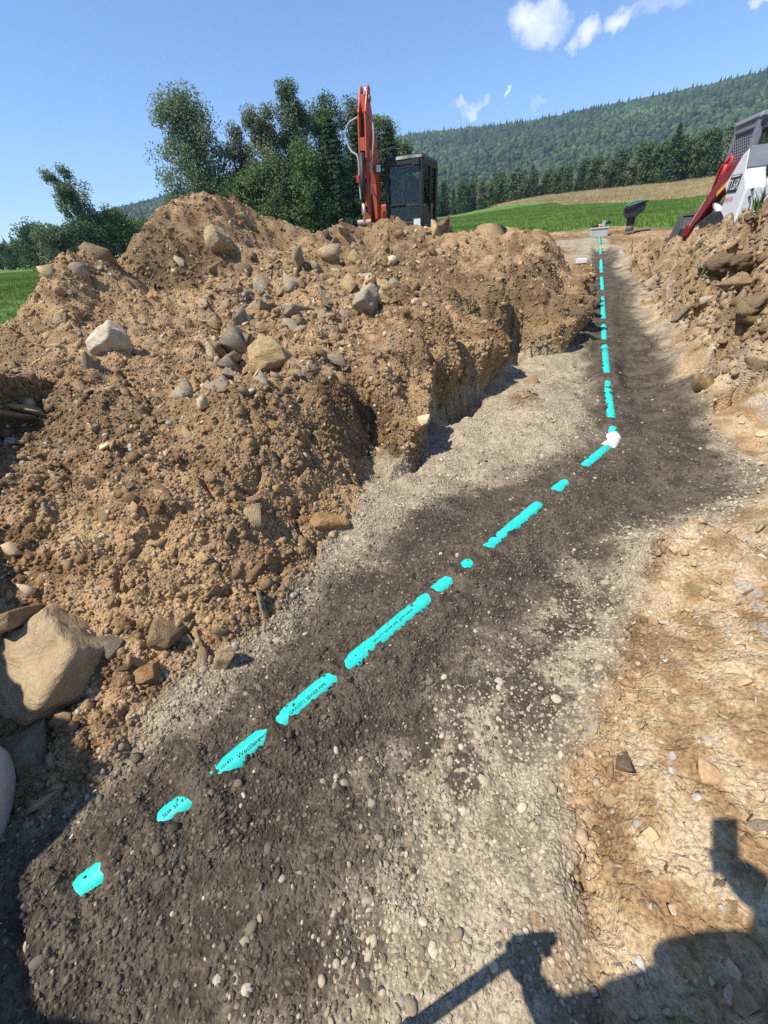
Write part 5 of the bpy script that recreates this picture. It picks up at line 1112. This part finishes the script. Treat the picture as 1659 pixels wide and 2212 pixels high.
def broadleaf(name, seed, h, w, leaves=7000, leaf=.30, low=.12, stems=4, top=.55, lean=(0, 0), tufted=1.0):
    g = np.random.default_rng(seed); nc = 110; C = []; lim = []
    for k in range(stems):
        a = 2 * math.pi * k / stems + g.uniform(-.5, .5); rad = w * .5 * g.uniform(.25, .75); ht = h * g.uniform(.82, 1.0) * (1.0 if k else 1.0)
        lim.append((a, rad, ht))
    tips = []
    for _ in range(nc):
        a, rad, ht = lim[g.integers(stems)]; t = g.uniform(low, 1) ** .85
        z = ht * t; env = np.interp(t, [0, .12, .35, top, .85, 1], [.25, .75, 1.0, .95, .55, .12]) * w * .5
        rr_ = env * math.sqrt(g.uniform(.05, 1)); an = g.uniform(0, 2 * math.pi)
        c = np.array([math.cos(a) * rad * t * .6 + math.cos(an) * rr_ * .8, math.sin(a) * rad * t * .6 + math.sin(an) * rr_ * .8, z]); C.append(c); tips.append(c)
    C = np.array(C); per = leaves // nc; cr = w * .12 * g.uniform(.6, 1.3, nc) * tufted
    d = g.normal(size=(nc * per, 3)); d /= np.maximum(1, np.linalg.norm(d, axis=1, keepdims=True) / 1.9); d[:, 2] = d[:, 2] * .85 + .1; P = np.repeat(C, per, 0) + d * np.repeat(cr, per)[:, None] * .62
    cen = np.array([0, 0, h * .5]); N = P - cen; N /= np.linalg.norm(N, axis=1, keepdims=True) + 1e-6; P = P[P[:, 2] > .3]; N = N[:len(P)]
    V, F = quads(P, N + np.array([0, 0, .4]), leaf, g)
    V[:, 0] += lean[0] * (V[:, 2] / h) ** 1.3; V[:, 1] += lean[1] * V[:, 2] / h
    crown = np_mesh(name + '_crown', V, F)
    mb = MB(); sw = lambda z: (lean[0] * (z / h) ** 1.3, lean[1] * z / h)
    r0 = h * .018
    for a, rad, ht in lim:
        pts = [(math.cos(a) * rad * .6 * t + sw(ht * t)[0], math.sin(a) * rad * .6 * t + sw(ht * t)[1], ht * t) for t in np.linspace(0, .92, 7)]; mb.tube(pts, [r0 * (1 - .88 * t) for t in np.linspace(0, 1, 7)], 6)
    for c in C[:26]:
        s_ = c * np.array([.25, .25, .7]); mb.tube([(s_[0] + sw(s_[2])[0], s_[1] + sw(s_[2])[1], s_[2]), (c[0] + sw(c[2])[0], c[1] + sw(c[2])[1], c[2])], [r0 * .35, r0 * .08], 4)
    tm = bpy.data.meshes.new(name + '_trunk'); tm.from_pydata(mb.v, [], mb.f); return crown, tm
def conifer(name, seed, h, w, leaves=5000, leaf=.3):
    g = np.random.default_rng(seed); P = []; N = []; mb = MB(); mb.tube([(0, 0, 0), (0, 0, h * .6), (0, 0, h)], [h * .02, h * .012, .02], 7); lv = int(h * 2.6)
    for i in range(lv):
        t = .06 + .94 * i / lv; R = w * .5 * (1 - t) ** .8 * g.uniform(.8, 1.1) + .12; nb = 7
        for k in range(nb):
            a = 2 * math.pi * k / nb + i * .7 + g.uniform(-.3, .3); L = R * g.uniform(.7, 1.12); z = h * t
            m_ = max(6, int(leaves / (lv * nb))); s = np.sqrt(g.uniform(.02, 1, m_)); wd = .22 * L + .08
            q = np.stack([np.cos(a) * s * L, np.sin(a) * s * L, z - .25 * s * s * L + .0 * s], 1) + g.normal(size=(m_, 3)) * np.array([wd, wd, .10]) * .5; P.append(q)
            N.append(np.tile([math.cos(a) * .5, math.sin(a) * .5, .8], (m_, 1)))
            if i % 2 == 0: mb.tube([(0, 0, z), (math.cos(a) * L * .9, math.sin(a) * L * .9, z - .2 * L)], [.035, .01], 4)
    V, F = quads(np.concatenate(P), np.concatenate(N), leaf, g, .7); tm = bpy.data.meshes.new(name + '_trunk'); tm.from_pydata(mb.v, [], mb.f); return np_mesh(name + '_crown', V, F), tm
def plant_tree(name, meshes, mat, az, r, label, cat='tree', group=None, s=1.0, sz=None, rz=0.0, z=None):
    x, y = r * math.sin(math.radians(az)), r * math.cos(math.radians(az))
    if z is None: z = float(field_z(np.array([r]), np.array([az]))[0]) - .1
    o = empty(name, (x, y, z), rz); o.scale = (s, s, sz or s); link('crown', meshes[0], mat, o); link('trunk', meshes[1], M_BARK, o); tag(o, label, cat, group); return o
NEAR = [  # azimuth, distance, slope of the top as seen from the camera, width, leaves, kind, label
    (-16.2, 58, .236, 8.2, L_GREY, 9500, 'big full-crowned tree, left end of the grove above the heap'),
    (-11.6, 61, .185, 5.0, L_PALE, 5200, 'thin pale grey-leaved tree next to the big full-crowned tree'),
    (-8.6, 58, .222, 5.4, L_PALE, 6500, 'tall pale feathery tree left of the tallest tree in the grove'),
    (-5.2, 59, .238, 5.0, L_GREY, 7000, 'tallest tree of the grove with a narrow pointed top'),
    (-1.8, 62, .222, 5.4, L_GREEN, 7000, 'dark green tall tree in the middle of the grove'),
    (1.3, 63, .212, 4.8, L_PALE, 4200, 'sparse tree with bare stems left of the excavator boom'),
    (4.2, 64, .190, 5.0, L_GREY, 5500, 'grey-green tree rising behind the excavator boom'),
    (6.2, 60, .146, 4.2, L_GREY, 4800, 'last rounded tree at the right end of the grove, behind the cab')]
for i, (az, r, sl, wd, mat, lv, lab) in enumerate(NEAR):
    g0 = float(field_z(np.array([r * 1.]), np.array([az * 1.]))[0]); h = 1.65 + sl * r - g0
    plant_tree('grove_tree', broadleaf(f'grove_{i}', 500 + i, h, wd * 1.12, int(lv * 3.2), .175, .06, 6, .5), mat, az, r, lab, 'tree', 'trees of the grove')
for i, (az, r, h, wd, kind, lab) in enumerate([(1.6, 53, 8.6, 5.2, 's', 'dark spruce with layered boughs left of the excavator'), (4.6, 52, 7.4, 4.6, 's', 'dark spruce directly behind the excavator boom'), (-1.6, 52, 8.2, 5.0, 's', 'broad dark spruce in front of the middle of the grove'),
        (-4.6, 52, 7.2, 5.6, 'b', 'bushy dark green tree at the front of the grove'), (-7.8, 53, 6.6, 5.2, 'b', 'low leafy tree at the grove front, below the pale feathery tree'), (-11.2, 54, 6.0, 5.5, 'b', 'low bush at the grove front, left of the leafy low tree'), (-14.6, 55, 5.2, 5.0, 'b', 'bush under the big full-crowned tree'), (-19.0, 57, 4.6, 4.0, 'b', 'leftmost low bush at the foot of the grove')]):
    ms = conifer(f'spruce_{i}', 540 + i, h * 1.1, wd * 1.15, 13000, .22) if kind == 's' else broadleaf(f'bush_{i}', 540 + i, h, wd * 1.15, 15000, .18, .04, 6, .45)
    plant_tree('spruce_tree' if kind == 's' else 'bushy_tree', ms, L_SPR if kind == 's' else (L_GREEN if i % 2 else L_DARK), az, r, lab, 'tree' if kind == 's' or h > 6.5 else 'bush', 'low trees before the grove')
plant_tree('leaning_tree', broadleaf('leaning', 563, 10.8, 5.6, 18000, .19, .12, 5, .7, (-1.3, 0)), L_GREY, -27.9, 75, 'lone leaning tree standing out at the far left above the field', 'tree', z=1.3)
for i, (az, r, h, wd, mat, lab) in enumerate([(-25.6, 76, 5.8, 7.5, L_GREEN, 'rounded green bush right of the leaning tree'), (-28.6, 73, 5.0, 6.5, L_DARK, 'dark bush at the foot of the leaning tree'), (-31.2, 74, 4.8, 6.5, L_GREY, 'grey-green bush left of the leaning tree'), (-33.2, 80, 5.4, 6.0, L_DARK, 'dark bush two places left of the leaning tree'), (-23.4, 80, 4.6, 6.0, L_GREEN, 'bush partly hidden by the left flank of the heap')]):
    plant_tree('field_bush', broadleaf(f'fbush_{i}', 570 + i, h, wd, 9000, .2, .03, 6, .4), mat, az, r, lab, 'bush', 'bushes by the leaning tree')
FARV = [broadleaf(f'far_{i}', 600 + i, 9.0, 7.0, 3200, .42, .05, 5, .45) for i in range(4)] + [conifer(f'farc_{i}', 620 + i, 10.0, 4.8, 3000, .42) for i in range(2)]
FARM = [L_GREY, L_DARK, L_GREEN, L_PALE, L_SPR, L_SPR]
ORD = ['first', 'second', 'third', 'fourth', 'fifth', 'sixth', 'seventh', 'eighth', 'ninth', 'tenth', 'eleventh', 'twelfth', 'thirteenth', 'fourteenth', 'fifteenth', 'sixteenth', 'seventeenth', 'eighteenth', 'nineteenth', 'twentieth']
far_i = 0
def far_tree(az, r, slope_top, label, group, con=None, cat='tree'):
    global far_i
    far_i += 1; g0 = float(field_z(np.array([r * 1.]), np.array([az * 1.]))[0]); k = con if con is not None else int(rng.choice([0, 1, 2, 3, 4, 5], p=[.24, .26, .22, .1, .1, .08])); base = 9.0 if k < 4 else 10.0
    h = max(3.5, 1.65 + slope_top * r - g0); s = h / base; wdt = s * (rng.uniform(.85, 1.15) if k < 4 else .9)
    m_ = FARV[k]; key = (k, far_i); mat = FARM[k]
    return plant_tree('far_tree', m_, mat, az, r, label, cat, group, wdt, s, rng.uniform(0, 6.28))
for k in range(9): far_tree(-39.5 + k * .95, rng.uniform(118, 140), rng.uniform(.046, .060), f'{["dark", "rounded", "grey-green"][k % 3]} tree in the distant row at the far left, {ORD[k]} from the picture edge', 'distant row at the far left', int(rng.integers(0, 3)))
TLA = [9, 11, 14, 19, 22, 26, 30, 33, 36, 39, 43]; TLS = [.078, .077, .074, .085, .078, .081, .086, .092, .094, .097, .1]
az = 9.4; k = 0
while az < 43:
    k += 1; far_tree(az, rng.uniform(168, 174), float(np.interp(az, TLA, TLS)) * rng.uniform(.86, 1.03), (f'{ORD[k - 1]} tree right of the excavator in the front of the far treeline' if k <= 20 else f'front treeline tree above the hay field, {ORD[min(19, k - 21)]} past the middle'), 'front row of the far treeline'); az += rng.uniform(.95, 1.3)
az = 9.0; k = 0
while az < 43: k += 1; far_tree(az, rng.uniform(180, 190), float(np.interp(az, TLA, TLS)) * rng.uniform(.93, 1.06), 'tree top showing behind the front row of the far treeline', 'second row of the far treeline'); az += rng.uniform(1.5, 2.1)
far_tree(32.9, 166, .110, 'tall pointed spruce towering over the far treeline', None, 4)
# hills: wooded ridge on the right, a lower one at the far left
HAZ = np.radians(np.concatenate([np.arange(-75, -45, 3), np.arange(-45, 60, .75), np.arange(60, 90, 3)])); HT = np.linspace(0, 1, 46)
RS = np.interp(np.degrees(HAZ), [-75, -45, -35, -28, -25, -21.8, -10, 7, 17, 24, 30, 38, 60, 90], [.03, .03, .036, .066, .079, .086, .12, .1435, .138, .142, .1425, .1405, .138, .13])
def hill_pt(az, t):
    """t 0 at the foot, 1 on the ridge, above 1 behind it"""
    sl = np.interp(np.degrees(az), np.degrees(HAZ), RS); r = 330 + 1170 * np.minimum(t, 1.3); b = 7.0
    ridge = 1.65 + sl * 1500; z = b + (ridge - b) * np.interp(t, [0, .15, .5, .85, 1, 1.3], [0, .03, .34, .85, 1, .9])
    x = r * np.sin(az); y = r * np.cos(az); z = z + (fbm(x, y, 320, 3, 700) * 26) * np.clip(t * 2, 0, 1) * np.clip(2.2 - 2 * t, .12, 1); return x, y, z
A_, T_ = np.meshgrid(HAZ, np.linspace(0, 1.3, 50)); hx, hy, hz = hill_pt(A_.ravel(), T_.ravel()); ii = np.arange(A_.size).reshape(A_.shape)
hm = NM('hill_ground'); hm.fin((.035, .055, .02), .95); hill = link('hill', np_mesh('hill', np.stack([hx, hy, hz], 1), np.stack([ii[:-1, :-1], ii[:-1, 1:], ii[1:, 1:], ii[1:, :-1]], -1).reshape(-1, 4)[:, ::-1], True), hm.m); tag(hill, kind='structure')
def crown_inst_mat():
    m = NM('hill_leaves'); c = m.coord('Object'); a = m.attr('col', 'Color', 'INSTANCER'); return m.fin(m.mix(1.0, a, m.ramp(m.noise(c, 2.5, 3, .7), [(.3, .45), (.7, 1.5)]), 'MULTIPLY'), .8, spec=.1)
def lump_crown(seed, con):
    v, f = ICO[3]; v = v * (1 + .55 * n3(v, .5, seed) + .4 * n3(v, .2, seed + 1))[:, None]
    if con: k_ = np.clip((1.1 - v[:, 2]) / 2.0, .05, 1); v = np.stack([v[:, 0] * k_ * 1.1, v[:, 1] * k_ * 1.1, v[:, 2] * 1.7 + .6], 1)
    return np_mesh(f'hill_crown_{seed}', v, f)
HC = variant_collection('hill_tree', [lump_crown(800 + i, i > 3) for i in range(6)], crown_inst_mat())
n = 26000; ha = np.radians(rng.uniform(-46, 50, n)); ht = np.sqrt(rng.uniform(.0, 1.06, n)); hx, hy, hz = hill_pt(ha, ht)
sc = rng.uniform(3.2, 5.6, n); var = np.where(rng.random(n) < .1, rng.integers(4, 6, n), rng.integers(0, 4, n)); t = rng.random(n)
hc = lerp(t, (0, (.030, .055, .020)), (.5, (.052, .088, .030)), (1, (.085, .125, .048))) * np.where(var > 3, .6, 1)[:, None] * (1 + .8 * fbm(hx, hy, 120, 3, 720))[:, None]
scatter('hill_forest', np.stack([hx, hy, hz + sc * .7], 1), np.stack([np.zeros(n), np.zeros(n), rng.uniform(0, 6.28, n)], 1), np.stack([sc, sc, sc * rng.uniform(.85, 1.3, n)], 1), var, hc, HC, 'unbroken forest covering the ridge behind the fields', 'forest')

# grass
def tuft_mesh(name, seed, blades=16, wd=.06, spread=.5, bend=.5):
    g = np.random.default_rng(seed); V = []; F = []
    for b in range(blades):
        a = g.uniform(0, 6.28); r = spread * math.sqrt(g.random()); x, y = r * math.cos(a), r * math.sin(a); h = g.uniform(.55, 1.0); d = g.uniform(0, 6.28); w_ = wd * g.uniform(.6, 1.3); k_ = bend * g.uniform(.2, 1) * h
        ux, uy = math.cos(d), math.sin(d); px, py = -uy * w_ / 2, ux * w_ / 2; o = len(V)
        V += [(x - px, y - py, 0), (x + px, y + py, 0), (x + ux * k_ * .35 + px * .8, y + uy * k_ * .35 + py * .8, h * .6), (x + ux * k_ * .35 - px * .8, y + uy * k_ * .35 - py * .8, h * .6), (x + ux * k_, y + uy * k_, h)]
        F += [(o, o + 1, o + 2), (o, o + 2, o + 3), (o + 3, o + 2, o + 4)]
    return np_mesh(name, np.array(V), np.array(F))
def grass_inst():
    m = NM('grass_blades'); a = m.attr('col', 'Color', 'INSTANCER'); tr = m.n('ShaderNodeBsdfTranslucent'); mx = m.n('ShaderNodeMixShader'); mx.inputs[0].default_value = .3
    m.l(a, tr.inputs[0]); m.fin(a, .7, spec=.2); m.l(m.b.outputs[0], mx.inputs[1]); m.l(tr.outputs[0], mx.inputs[2]); m.l(mx.outputs[0], m.out.inputs[0]); return m.m
GM = grass_inst(); TUFT = variant_collection('tuft', [tuft_mesh(f'tuft_{i}', 850 + i, 18, .09, .75, .7) for i in range(4)], GM); STALK = variant_collection('stalk', [tuft_mesh(f'stalk_{i}', 860 + i, 16, .03, .55, .45) for i in range(4)], GM)
def grass_patch(name, n, az0, az1, r0, r1, size, cols, coll, label, gold):
    a = rng.uniform(az0, az1, n); r = np.sqrt(rng.uniform(r0 * r0, r1 * r1, n)); x = r * np.sin(np.radians(a)); y = r * np.cos(np.radians(a)); z, *_m, gg = terrain(x, y)
    go = sstep(-3, 3, r + 10 * fbm(x, y, 25, 2, 71) - np.interp(a, [-10, 12, 20, 24, 36, 60], [400, 200, 130, 92, 84, 80])); k_ = (gg > .55) & ((go > .5) if gold else (go < .5)); x, y, z = x[k_], y[k_], z[k_]; n = len(x); s = size * rng.uniform(.6, 1.3, n)
    c = lerp(rng.random(n), *cols) * (1 + .5 * fbm(x, y, 4, 3, 730))[:, None]
    scatter(name, np.stack([x, y, z - .01], 1), np.stack([rng.normal(0, .08, n), rng.normal(0, .08, n), rng.uniform(0, 6.28, n)], 1), np.stack([s * 1.2, s * 1.2, s], 1), rng.integers(0, 4, n), c, coll, label, 'grass')
GC = ((0, (.11, .20, .03)), (.6, (.16, .265, .05)), (1, (.23, .32, .085)))
grass_patch('meadow_grass', 34000, -47, -22, 6.5, 85, .15, GC, TUFT, 'short green grass of the field left of the heap', False)
grass_patch('field_grass', 36000, 6, 46, 15, 110, .19, GC, TUFT, 'green clover and grass of the field beyond the trench', False)
grass_patch('hay_grass', 15000, 16, 46, 84, 172, .62, ((0, (.36, .28, .13)), (.6, (.52, .41, .21)), (1, (.62, .51, .29))), STALK, 'tall golden hay grass before the far treeline', True)
# weeds and tufts that stand alone
def weed(x, y, hpx, mat_col, label, name='weed_clump', leafy=False):
    p, n_, dep = hit(x, y); s = hpx * K / FPX * dep; m = NM(name + '_leaf'); m.fin(m.mix(m.noise(m.coord('Object'), 6), mat_col, tuple(c * 1.7 for c in mat_col)), .7, spec=.2)
    o = empty(name, p - Vector((0, 0, .02))); me = tuft_mesh(name, int(x), 34, .10 if leafy else .035, .45, .9); b = link('blades', me, m.m, o); b.scale = (s, s, s); tag(o, label, 'plant'); return o
weed(1546, 478, 46, (.11, .14, .05), 'grass clump on the bank crest in front of the loader bucket'); weed(1640, 432, 44, (.07, .12, .035), 'leafy weed on the bank crest at the right edge', leafy=True); weed(1585, 462, 22, (.10, .13, .05), 'low grass tuft on the crest under the loader panel')
weed(1522, 586, 24, (.07, .11, .035), 'small green weed hanging in the right bank', leafy=True); weed(1512, 535, 18, (.09, .13, .04), 'tiny weed near the top of the right bank', leafy=True); weed(196, 1185, 52, (.15, .14, .075), 'withered grass tuft lying on the earth bank', 'grass_tuft'); weed(1448, 532, 14, (.16, .15, .08), 'dry grass tuft beside the bucket corner')

# ------------------------------------------------------------------ haze
hz_ = MB(); hz_.box((0, 300, 140), (4000, 4000, 300)); ho = hz_.build('haze', None); hmat = bpy.data.materials.new('haze_air'); hmat.use_nodes = True; hn = hmat.node_tree; hn.nodes.clear()
ho_out = hn.nodes.new('ShaderNodeOutputMaterial'); pv = hn.nodes.new('ShaderNodeVolumePrincipled'); pv.inputs['Color'].default_value = (.58, .77, 1, 1); pv.inputs['Density'].default_value = .0002; pv.inputs['Anisotropy'].default_value = .2
hn.links.new(pv.outputs[0], ho_out.inputs['Volume']); ho.data.materials.append(hmat); tag(ho, 'thin blue summer haze over the fields and hills', 'haze', kind='stuff')

# ------------------------------------------------------------------ the photographer, just behind the frame: casts the shadow in the lower right
M_SKIN = paint('skin', (.50, .31, .22), .6, wear=.1, dirt=(.4, .22, .15)); M_SHIRT = paint('work_shirt', (.13, .15, .18), .9, wear=.2); M_JEAN = paint('work_trousers', (.10, .11, .13), .9, wear=.3); M_BOOT = paint('boot_leather', (.12, .07, .04), .7, wear=.4); M_HAIR = paint('dark_hair', (.03, .02, .015), .8, wear=0)
pe = empty('person', (.0, -.24, ground_z(.0, -.24)))
def skin(name, verts, edges, mat, sub=2):
    """verts: (x, y, z, radius) in world metres; grown into one smooth surface"""
    me = bpy.data.meshes.new(name); o0 = pe.location; me.from_pydata([(v[0] - o0.x, v[1] - o0.y, v[2] - o0.z) for v in verts], edges, [])
    o = link(name, me, mat, pe); md = o.modifiers.new('skin', 'SKIN'); me.skin_vertices[0] if len(me.skin_vertices) else None
    for i, v in enumerate(verts): sv = me.skin_vertices[0].data[i]; sv.radius = (v[3], v[3] if len(v) < 5 else v[4]); sv.use_root = (i == 0)
    md.use_smooth_shade = True; sd = o.modifiers.new('subdivision', 'SUBSURF'); sd.levels = sub; sd.render_levels = sub; return o
gz = pe.location.z
HR = Vector(CAM) - _u_ax * .10 + _r_ax * .045 - _f_axis * .02        # right hand on the phone
HL = Vector((-.305, -.07, .95))                                        # left hand on the shovel
V = [(.0, -.32, .93, .15), (.0, -.31, 1.12, .145), (.0, -.30, 1.28, .165), (.01, -.29, 1.43, .09), (.02, -.24, 1.50, .058), (.02, -.24, 1.57, .075), (.02, -.235, 1.65, .092), (.02, -.24, 1.72, .085),
     (-.18, -.28, 1.39, .065), (-.36, -.25, 1.14, .055), (HL.x - .01, HL.y - .06, HL.z + .02, .033), (.2, -.24, 1.39, .065), (.30, -.13, 1.22, .047), (HR.x + .02, HR.y - .06, HR.z - .03, .032),
     (-.09, -.32, .88, .10), (-.12, -.31, .50, .062), (-.14, -.36, .10 + gz, .042), (.09, -.32, .88, .10), (.12, -.32, .50, .062), (.14, -.38, .10 + gz, .042)]
E_ = [(0, 1), (1, 2), (2, 3), (3, 4), (4, 5), (5, 6), (6, 7), (3, 8), (8, 9), (9, 10), (3, 11), (11, 12), (12, 13), (0, 14), (14, 15), (15, 16), (0, 17), (17, 18), (18, 19)]
skin('body', V, E_, M_SKIN)
k = lambda i, d: (*V[i][:3], V[i][3] + d)
skin('shirt', [k(0, .02), k(1, .022), k(2, .022), k(3, .02), k(8, .02), (*(Vector(V[8][:3]) * .3 + Vector(V[9][:3]) * .7), .065), k(11, .02), (*(Vector(V[11][:3]) * .3 + Vector(V[12][:3]) * .7), .065)], [(0, 1), (1, 2), (2, 3), (3, 4), (4, 5), (3, 6), (6, 7)], M_SHIRT)
skin('trousers', [(.0, -.32, .98, .165), (.0, -.32, .9, .165), k(14, .02), k(15, .022), (*V[16][:3], .07), k(17, .02), k(18, .022), (*V[19][:3], .07)], [(0, 1), (1, 2), (2, 3), (3, 4), (1, 5), (5, 6), (6, 7)], M_JEAN)
for i in (16, 19): skin('boot', [(V[i][0], V[i][1], gz + .16, .06), (V[i][0], V[i][1] - .02, gz + .06, .06), (V[i][0], V[i][1] + .12, gz + .045, .048), (V[i][0], V[i][1] + .19, gz + .035, .038)], [(0, 1), (1, 2), (2, 3)], M_BOOT)
skin('hair', [(.02, -.265, 1.67, .085), (.02, -.25, 1.745, .082)], [(0, 1)], M_HAIR)
mb = MB(); q = Vector((.02, -.235, 1.64)) - pe.location
for sx in (-1, 1): mb.tube([q + Vector((sx * .033, .085, .015)), q + Vector((sx * .033, .097, .015))], .012, 10)
mb.build('eyes', M_HAIR, pe); mb = MB(); mb.tube([q + Vector((0, .085, .01)), q + Vector((0, .115, -.022)), q + Vector((0, .09, -.03))], [.009, .014, .008], 8); mb.tube([q + Vector((-.022, .085, -.06)), q + Vector((0, .092, -.062)), q + Vector((.022, .085, -.06))], .006, 6)
for sx in (-1, 1): mb.tube([q + Vector((sx * .092, 0, .02)), q + Vector((sx * .1, -.005, -.02))], [.02, .014], 8)
mb.build('face_features', M_SKIN, pe, True)
def hand(name, c, ax, side_, nrm, curl):
    """palm at c, fingers along ax, curling towards nrm"""
    ax, side_, nrm = ax.normalized(), side_.normalized(), nrm.normalized(); vs = [(*(c - ax * .05), .036), (*c, .052), (*(c + ax * .035), .048)]; es = [(0, 1), (1, 2)]
    for j, (o_, L) in enumerate(zip((-.030, -.010, .010, .029), (.070, .078, .074, .058))):
        b = c + ax * .04 + side_ * o_; p1 = b + (ax * math.cos(curl) + nrm * math.sin(curl)) * L * .45; p2 = p1 + (ax * math.cos(2 * curl) + nrm * math.sin(2 * curl)) * L * .33; p3 = p2 + (ax * math.cos(2.8 * curl) + nrm * math.sin(2.8 * curl)) * L * .24
        i = len(vs); vs += [(*b, .012), (*p1, .0108), (*p2, .0098), (*p3, .0085)]; es += [(2, i), (i, i + 1), (i + 1, i + 2), (i + 2, i + 3)]
    t0 = c - ax * .01 - side_ * .034; t1 = t0 - side_ * .025 + ax * .03 + nrm * .012; t2 = t1 + ax * .028 + nrm * .018; i = len(vs); vs += [(*t0, .013), (*t1, .011), (*t2, .009)]; es += [(1, i), (i, i + 1), (i + 1, i + 2)]
    return skin(name, vs, es, M_SKIN, 1)
hand('right_hand', HR - _f_axis * .035 - _u_ax * .02, _u_ax * .8 - _r_ax * .6, _f_axis, -_r_ax, .55); hand('left_hand', HL - Vector((0, .02, .0)), Vector((.55, .75, -.1)), Vector((0, 0, -1)) + Vector((.2, 0, 0)), Vector((.7, -.6, 0)), .75)
tag(pe, 'person in dark work clothes holding up a phone and a shovel', 'person')
ph = empty('phone', CAM); mb = MB(); R_ = Matrix((_r_ax, _u_ax, -_f_axis)).transposed(); c = -_f_axis * .014 - _u_ax * .055 + _r_ax * .016; mb.box(c, (.074, .152, .008), R_); mb.build('phone_body', M_BLK, ph, bevel=.002)
mb = MB(); mb.box(c - _f_axis * .0046, (.068, .146, .001), R_); mb.build('screen', paint('dark_screen', (.02, .02, .025), .1, wear=0), ph); tag(ph, 'phone held up at arm length by the person', 'phone')
sh = empty('shovel', (-.25, -.035, ground_z(-.25, -.035) - .03)); mb = MB(); t_ = HL - sh.location; b_ = Vector((0, 0, .30)); d_ = (t_ - b_).normalized()
mb.tube([b_ - d_ * .06, t_ - d_ * .02], .016, 12); mb.build('shaft', paint('ash_handle', (.38, .25, .13), .6), sh, True)
mb = MB(); mb.tube([t_ - d_ * .03, t_ + Vector((-.05, 0, .035)), t_ + Vector((-.055, 0, .085)), t_ + Vector((.055, 0, .085)), t_ + Vector((.05, 0, .035)), t_ - d_ * .03], .014, 10, False); mb.build('grip', M_BLK, sh, True)
mb = MB(); mb.prism([(-.095, .29), (-.105, .12), (-.06, .02), (0, -.02), (.06, .02), (.105, .12), (.095, .29)], (0, 0, 0), (.93, .36, 0), (0, 0, 1), (-.36, .93, 0), -.004, .004); mb.tube([(0, 0, .2), (0, 0, .33)], [.012, .022], 10); mb.build('blade', M_GREYM, sh, bevel=.002)
tag(sh, 'square-shouldered shovel stood upright in the gravel by the person', 'shovel')
